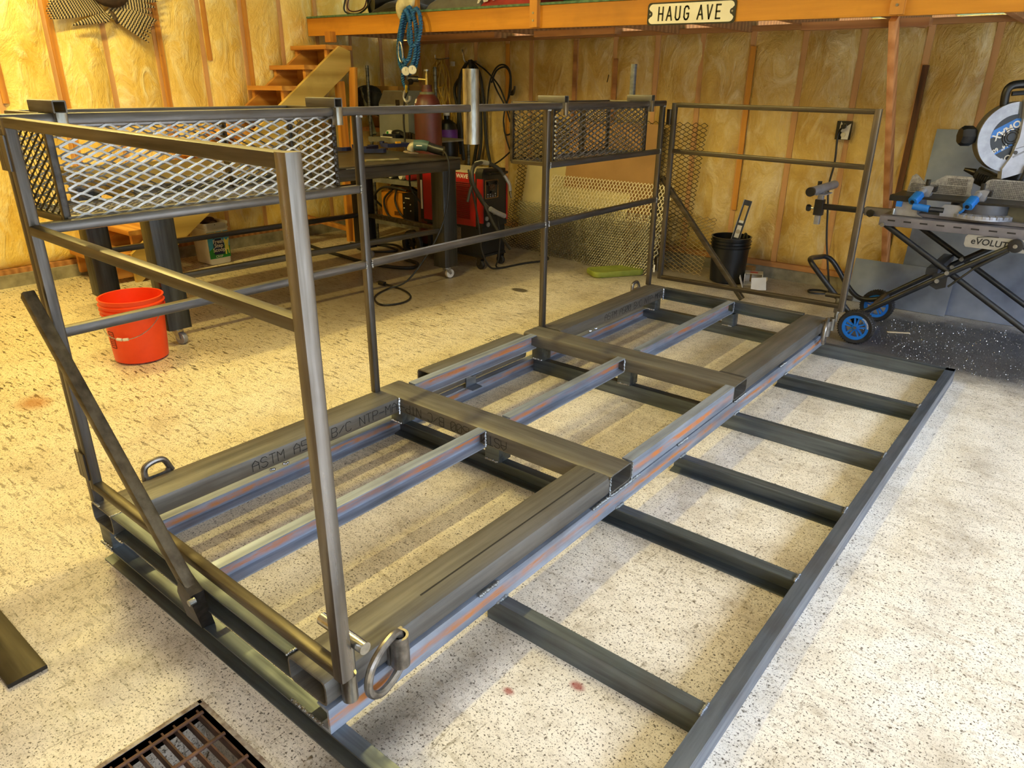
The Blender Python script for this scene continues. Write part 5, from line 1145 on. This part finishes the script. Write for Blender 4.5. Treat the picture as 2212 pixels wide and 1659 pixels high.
lt = G(); lt.text('eVOLUTION', .034, (1.775, 3.9935, .686), (1, 0, -.03), (.1, 0, 1), .0008, bold=.02); lt.path([(1.80, 3.993, .722), (1.85, 3.993, .731), (1.90, 3.993, .733)], .0022, 6, 3); lt.build('lettering', INK, lp)
kb = G().lathe([(0, 0), (.036, 0), (.038, .006), (.034, .022), (.02, .024), (0, .024)], (1.985, 3.994, .70), 28, (0, -1, 0)).build('lock_knob', BLK, SS); G().cyl((1.985, 3.97, .70), (1.985, 3.964, .70), .011, n=14).build('knob_bolt', ZINC, kb)
LEG = .0165
for y in (4.03, 4.49):
    G().path([(1.315, y, .735), (1.70, y, .505), (2.50, y, .022)], LEG, 14).build('leg', BLKM, SS)
    yy = y+(.034 if y < 4.2 else -.034); yy = y-.034
    G().path([(1.262, yy, .12), (1.30, yy, .19), (1.37, yy, .245), (1.71, yy, .505), (1.985, yy, .705)], LEG, 14, 4).build('leg', BLKM, SS)
    for p in ((1.315, .735), (1.70, .508), (1.66, .455)): G().cyl((p[0], y-.056, p[1]), (p[0], y+.012, p[1]), .012, n=12).build('pivot_bolt', ZINC, SS)
    G().lathe([(0, -.02), (.024, -.02), (.024, .02), (0, .02)], (2.50, y, .024), 16, (0, 1, 0)).build('foot', RUBBER, SS)
G().prism([(-.03, .04), (.04, .05), (.045, -.03), (.0, -.05), (-.045, -.03)], (1.665, 3.985, .455), (1, 0, 0), (0, 0, 1), (0, .006, 0)).build('lock_bracket', BLKM, SS)
G().bar((1.62, 4.0, .50), (1.62, 4.5, .50), .06, .04, r=.005).build('cross_tube', BLKM, SS); G().bar((1.33, 4.02, .21), (1.33, 4.5, .21), .03, .03, r=.006).build('cross_tube', BLKM, SS)
G().path([(1.72, 3.99, .43), (1.83, 3.99, .56), (1.96, 3.99, .67)], .006, 8).build('gas_strut', BLK, SS); G().path([(1.83, 3.99, .56), (1.96, 3.99, .67)], .010, 10).build('gas_strut', BLK, SS)
for y in (4.02, 4.5): G().bar((2.28, y, .155), (2.34, y+.001, .02), .04, .02, up=(0, 1, 0), r=.004).build('leg_clip', BLKM, SS)
# carrying handle at the wheel end
G().path([(1.262, 4.03, .12), (1.20, 4.03, .185), (1.08, 4.03, .30), (.975, 4.03, .405), (.925, 4.06, .445), (.895, 4.16, .445), (.885, 4.38, .415), (.905, 4.46, .405), (.955, 4.49, .365), (1.064, 4.50, .225), (1.137, 4.50, .160), (1.21, 4.50, .150), (1.30, 4.50, .175)], LEG, 14, 5).build('carry_handle', BLKM, SS)
def stand_wheel(cx, cy, n):
    w = empty('wheel', SS, (cx, cy, .106))
    G().lathe([(.078, -.026), (.098, -.028), (.1045, -.02), (.1055, 0), (.1045, .02), (.098, .028), (.078, .026)], (cx, cy, .106), 48, (0, 1, 0), closed=True).build('tyre', RUBBER, w)
    g = G()
    for i in range(44):
        a = 2*PI*i/44
        for s_ in (-1, 1): g.box((cx+.1045*math.cos(a+.035*s_), cy+s_*.014, .106+.1045*math.sin(a+.035*s_)), (.0055, .024, .0055), Matrix.Rotation(-a, 3, 'Y'))
    g.build('tread', RUBBER, w, kind='stuff')
    G().lathe([(.060, -.024), (.080, -.024), (.080, .024), (.064, .024)], (cx, cy, .106), 40, (0, 1, 0), closed=True).build('rim', SAWB, w)
    for i in range(5):
        a = 2*PI*i/5+.31; d = Vector((math.cos(a), 0, math.sin(a))); sd = Vector((-math.sin(a), 0, math.cos(a)))
        for s_ in (-1, 1): G().bar(Vector((cx, cy-.012, .106))+d*.012+sd*s_*.005, Vector((cx, cy-.012, .106))+d*.064+sd*s_*.013, .009, .016, up=(0, 1, 0)).build('spoke', SAWB, w)
    G().cyl((cx, cy-.027, .106), (cx, cy+.02, .106), .019, n=20).build('hub', SAWB, w)
    G().cyl((cx, cy-.034, .106), (cx, cy-.026, .106), .0105, n=6).build('axle_nut', ZINC, w)
    return w
w1 = stand_wheel(1.288, 3.965, 0); stand_wheel(1.262, 4.56, 1)
wl_ = G()
def arc(x, y):
    t = math.radians(62)-x/.071; r = .0675+y; return Vector((1.288+r*math.cos(t), 3.9395, .106+r*math.sin(t)))
wl_.text('eVOLUTION', .0095, (0, 0, 0), (1, 0, 0), (0, 1, 0), bold=.03, warp=arc); wl_.build('wheel_lettering', WHITE, w1)
G().bar((1.288, 3.95, .106), (1.262, 4.56, .106), .012, .012).build('axle', ZINC, SS)
# side support arm with its roller
arm = G().bar((.845, 4.32, .757), (1.20, 4.32, .757), .036, .034, r=.003).build('support_arm', BLK, SS)
G().bar((1.13, 4.32, .757), (1.32, 4.32, .757), .05, .05, r=.003).build('arm_sleeve', DK, SS); G().lathe([(0, 0), (.022, 0), (.024, .018), (0, .02)], (1.17, 4.293, .75), 8, (0, -1, 0)).build('arm_knob', BLK, SS)
G().bar((.845, 4.32, .70), (.845, 4.32, .80), .055, .05, up=(0, 1, 0), r=.003).build('arm_collar', BLK, SS)
G().bar((.845, 4.32, .64), (.845, 4.32, .85), .034, .034, up=(0, 1, 0), r=.003).build('roller_post', ALU, SS)
G().prism([(-.05, 0), (.05, 0), (.03, .02), (-.03, .02)], (.845, 4.25, .835), (0, 1, 0), (0, 0, 1), (.003, 0, 0)).build('roller_bracket', ALU, SS); G().bar((.80, 4.32, .838), (.89, 4.32, .838), .16, .006).build('roller_bracket', ALU, SS)
G().cyl((.82, 4.285, .745), (.775, 4.285, .745), .006, n=8).build('clamp_screw', ZINC, SS); G().lathe([(0, 0), (.02, 0), (.024, .01), (.02, .024), (0, .025)], (.80, 4.285, .745), 7, (-1, 0, 0)).build('clamp_knob', BLK, SS)
rl = G().cyl((.838, 4.12, .868), (.838, 4.60, .868), .028, n=24).build('roller', GREYP, SS); G().cyl((.838, 4.10, .868), (.838, 4.122, .868), .029, n=24).build('roller_cap', BLK, rl)
G().bar((.80, 4.40, .83), (.80, 4.40, .905), .022, .03, up=(0, 1, 0), r=.005).build('arm_stop', BLK, SS)
# ------------------------------------------------------------------ chop saw
CS = thing('chop_saw', (1.85, 4.25, .786), 'grey and blue metal cutting chop saw with a black handle on the folding stand', 'saw')
G().prism([(1.325, .787), (1.50, .787), (1.47, .805), (1.455, .885), (1.36, .885), (1.345, .805)], (0, 4.06, 0), (1, 0, 0), (0, 0, 1), (0, .26, 0)).build('base_foot', ALU, CS)
G().bx(1.33, 2.7, 4.08, 4.36, .787, .806).build('base_plate', DK, CS)
G().cyl((1.765, 4.20, .806), (1.765, 4.20, .886), .155, n=40).build('turntable', plain('dark_casting', '4b4b50', .45, .3), CS)
rb = G(); rb.lathe([(.155, .806), (.182, .806), (.182, .828), (.155, .834)], (1.765, 4.20, 0), 40)
rbo = rb.build('protractor_scale', ALU, CS)
for i in range(14): a = math.radians(-165+i*11); G().bar((1.765+.16*math.cos(a), 4.20+.16*math.sin(a), .828), (1.765+.188*math.cos(a), 4.20+.188*math.sin(a), .822), .016, .016).build('detent', ALU, rbo)
G().bx(1.315, 2.72, 4.07, 4.34, .886, .898).build('saw_table', BLK, CS); G().bx(1.31, 1.42, 4.05, 4.12, .868, .90).build('table_wing', BLK, CS)
G().bx(1.90, 2.6, 4.12, 4.30, .806, .886).build('base_body', plain('olive_casting', '55503d', .5, .2), CS)
G().prism([(1.585, .806), (1.68, .806), (1.69, .83), (1.69, .86), (1.67, .872), (1.60, .872), (1.58, .85)], (0, 4.055, 0), (1, 0, 0), (0, 0, 1), (0, .02, 0)).build('latch_plate', GREYP, CS)
FEN = plain('perforated_fence', 'b1b2b6', .45, .6, '85868b', 90)
def dots(g, x0, x1, z0, z1, y):
    nx = int((x1-x0)/.0085); nz = int((z1-z0)/.0095)
    for i in range(nx):
        for j in range(nz): g.box((x0+.0085*(i+.5), y, z0+.0095*(j+.5)), (.005, .002, .005))
f1 = G().prism([(0, 0), (.345, 0), (.335, .02), (.335, .098), (.325, .108), (.19, .108), (.125, .062), (.085, .062), (.045, .098), (.03, .105), (.012, .09)], (1.345, 4.30, .898), (1, 0, 0), (0, 0, 1), (0, .012, 0)).build('fence', FEN, CS)
f2_ = G().prism([(0, 0), (.8, 0), (.8, .105), (.06, .105), (.035, .095), (.01, .04)], (1.712, 4.30, .898), (1, 0, 0), (0, 0, 1), (0, .012, 0)).build('fence', FEN, CS)
d1 = G(); dots(d1, 1.36, 1.66, .902, .955, 4.2985); dots(d1, 1.55, 1.66, .955, 1.0, 4.2985); d1.build('perforation', plain('perforation_dark', '4a4a4e', .6), f1, kind='stuff')
d2 = G(); dots(d2, 1.76, 2.15, .902, 1.0, 4.2985); d2.build('perforation', bpy.data.materials['perforation_dark'], f2_, kind='stuff')
for x in (1.47, 1.745):
    c = empty('work_clamp', CS, (x, 4.13, .9))
    G().prism([(-.03, 0), (.03, 0), (.045, .06), (.02, .065), (-.02, .055)], (x, 4.12, .894), (1, 0, 0), (0, 0, 1), (0, .07, 0)).build('clamp_body', GREYP, c)
    G().bar((x+.005, 4.16, .955), (x+.005, 4.16, .99), .022, .02, up=(0, 1, 0), r=.003).build('clamp_lever', BLK, c); G().bx(x+.03, x+.055, 4.13, 4.19, .925, .955).build('clamp_jaw', BLK, c)
    G().cyl((x, 4.12, .935), (x-.018, 4.06, .90), .016, n=12).build('clamp_rod', ALU, c)
    k = G().bar((x-.012, 4.08, .912), (x-.030, 4.025, .875), .05, .044, up=(0, 0, 1), r=.012).build('clamp_knob', SAWB, c)
    G().cyl((x-.029, 4.028, .877), (x-.032, 4.02, .872), .011, n=14).build('knob_cap', BLK, k)
G().cyl((1.445, 4.03, .85), (1.53, 4.03, .843), .019, .02, 18).build('miter_handle', SAWB, CS); G().cyl((1.53, 4.03, .843), (1.60, 4.05, .84), .014, n=14).build('handle_shaft', BLK, CS)
G().box((1.37, 4.04, .855), (.03, .02, .03)).build('bevel_lock', SAWB, CS); G().cyl((1.345, 4.05, .79), (1.345, 4.05, .825), .008, n=10).build('deck_bolt', ZINC, CS)
G().path([(1.68, 4.05, .835), (1.695, 4.045, .85), (1.70, 4.045, .868)], .007, 8, 3).build('scale_pointer', SAWB, CS)
# blade head
C_ = Vector((1.815, 4.36, 1.228)); NV = Vector((.5, -.866, 0)).normalized(); UV = Vector((.866, .5, 0)); ZV = Vector((0, 0, 1))
def at(u, v, n=0): return C_+UV*u+ZV*v+NV*n
def dpoly(name, mat, poly, n0, dn, parent): return G().prism(poly, at(0, 0, n0), UV, ZV, NV*dn).build(name, mat, parent)
def arcp(r, a0, a1, n=28): return [(r*math.cos(math.radians(a0+(a1-a0)*i/n)), r*math.sin(math.radians(a0+(a1-a0)*i/n))) for i in range(n+1)]
ug = G(); ug.cyl(at(0, 0, -.07), at(0, 0, -.012), .186, .186, 56); ugo = ug.build('upper_guard', plain('guard_rim', '6d6b66', .45, .4), CS)
dpoly('guard_ring', ALU, arcp(.186, 96, 276)+arcp(.122, 276, 96), -.012, .014, ugo)
dpoly('blade_disc', plain('blade_black', '15161a', .35), arcp(.124, 90, 275), -.012, .006, ugo)
lb = dpoly('blade_label', SAWB, [(-.128*0-.111, .035), (-.122, -.01), (.02, .055), (.02, .10), (-.01, .098)], -.006, .0008, ugo)
dt = Vector((-.79, -.61)); du = Vector((.61, -.79))
def dtext(t, size, u, v, bold=.02): return G().text(t, size, at(u, v, -.0044), UV*dt.x+ZV*dt.y, UV*du.x+ZV*du.y, .0006, bold=bold)
dtext('OMAX', .036, .004, .094, .03).build('blade_lettering', WHITE, lb); 
dtext('14"', .022, -.030, -.035, .03).build('blade_lettering', WHITE, lb); dtext('60T', .022, -.072, -.056, .03).build('blade_lettering', WHITE, lb)
dtext('ON', .034, .0, -.088, .02).build('blade_lettering', WHITE, lb)
dpoly('blade_stripe', SAWB, [(-.085, -.088), (-.075, -.096), (.005, -.045), (.0, -.034)], -.006, .0008, ugo)
for r in (.05, .038, .026): G().lathe([(r-.003, -.005), (r, -.003), (r-.003, -.001)], at(-.01, .0, 0), 28, NV, a0=0, a1=2*PI).build('arbor_ring', DARKST, ugo)
cov = dpoly('cover', plain('cover_grey', 'b0b0b8', .4, .2), [(.005, .195), (.10, .19), (.20, .165), (.26, .11), (.26, -.05), (.16, -.16), (-.02, -.225), (-.028, -.17), (.004, -.10), (.02, .0), (.015, .11)], -.03, .05, CS)
oc = [(.03, .115), (.075, .135), (.12, .10), (.125, .0), (.085, -.06), (.01, -.105)]
gg = G()
for a, b in zip(oc, oc[1:]): gg.bar(at(*a, .021), at(*b, .021), .008, .005, up=NV)
oc2 = [(.03, .075), (.07, .085), (.098, .06), (.098, .0), (.07, -.04), (.015, -.06)]
for a, b in zip(oc2, oc2[1:]): gg.bar(at(*a, .021), at(*b, .021), .004, .004, up=NV)
gg.build('cover_ridge', GREYP, cov)
for u, v in ((.036, .088), (.018, -.08)): G().cyl(at(u, v, .02), at(u, v, .024), .0105, n=14).build('cover_screw', DARKST, cov)
ar = G()
for a, b in (((.04, .178), (.085, .178)), ((.085, .178), (.08, .165)), ((.08, .165), (.045, .163)), ((.04, .178), (.03, .165))): ar.bar(at(*a, .0205), at(*b, .0205), .002, .0015, up=NV)
ar.build('direction_arrow', GREYP, cov)
G().path([at(-.075, .135, -.03), at(-.085, .20, -.03), at(-.083, .245, -.03), at(-.06, .268, -.03), at(0, .275, -.03), at(.06, .270, -.03), at(.085, .245, -.03), at(.09, .19, -.03), at(.085, .15, -.03)], .0215, 12, 4).build('handle', BLK, CS)
G().path([at(-.055, .225, -.03), at(.05, .235, -.03)], .012, 8).build('trigger', BLKM, CS)
G().lathe([(0, 0), (.045, 0), (.055, .015), (.055, .06), (.045, .075), (0, .075)], at(-.185, .0, -.06), 8, (-UV).normalized()+Vector((0, 0, 0))).build('motor_cap', BLK, CS)
pv = G(); pv.bar((1.66, 4.46, 1.01), (1.79, 4.46, .96), .09, .09, r=.015); pv.bar((1.80, 4.50, .9), (1.85, 4.48, 1.10), .10, .10, up=(0, 1, 0), r=.015); pv.build('pivot_arm', plain('pivot_black', '23211c', .5, .2), CS)
G().bar((1.72, 4.42, .985), (1.92, 4.40, .97), .05, .05, r=.008).build('hinge_block', BLKM, CS); G().cyl((1.60, 4.44, 1.035), (1.66, 4.44, 1.02), .009, .022, 12).build('spring_bolt', DARKST, CS)
sp2 = G()
for i in range(8): sp2.lathe([(.021, -.0025), (.025, 0), (.021, .0025)], (1.68+.012*i, 4.395, 1.0-.003*i), 14, (1, 0, -.25))
sp2.build('spring', BLK, CS, kind='stuff')
G().cyl((1.885, 4.37, .93), (1.915, 4.37, 1.08), .011, n=12).build('guide_rod', BLKM, CS); G().cyl((1.86, 4.36, .945), (1.895, 4.36, .945), .018, n=14).build('rod_clamp', SAWB, CS)
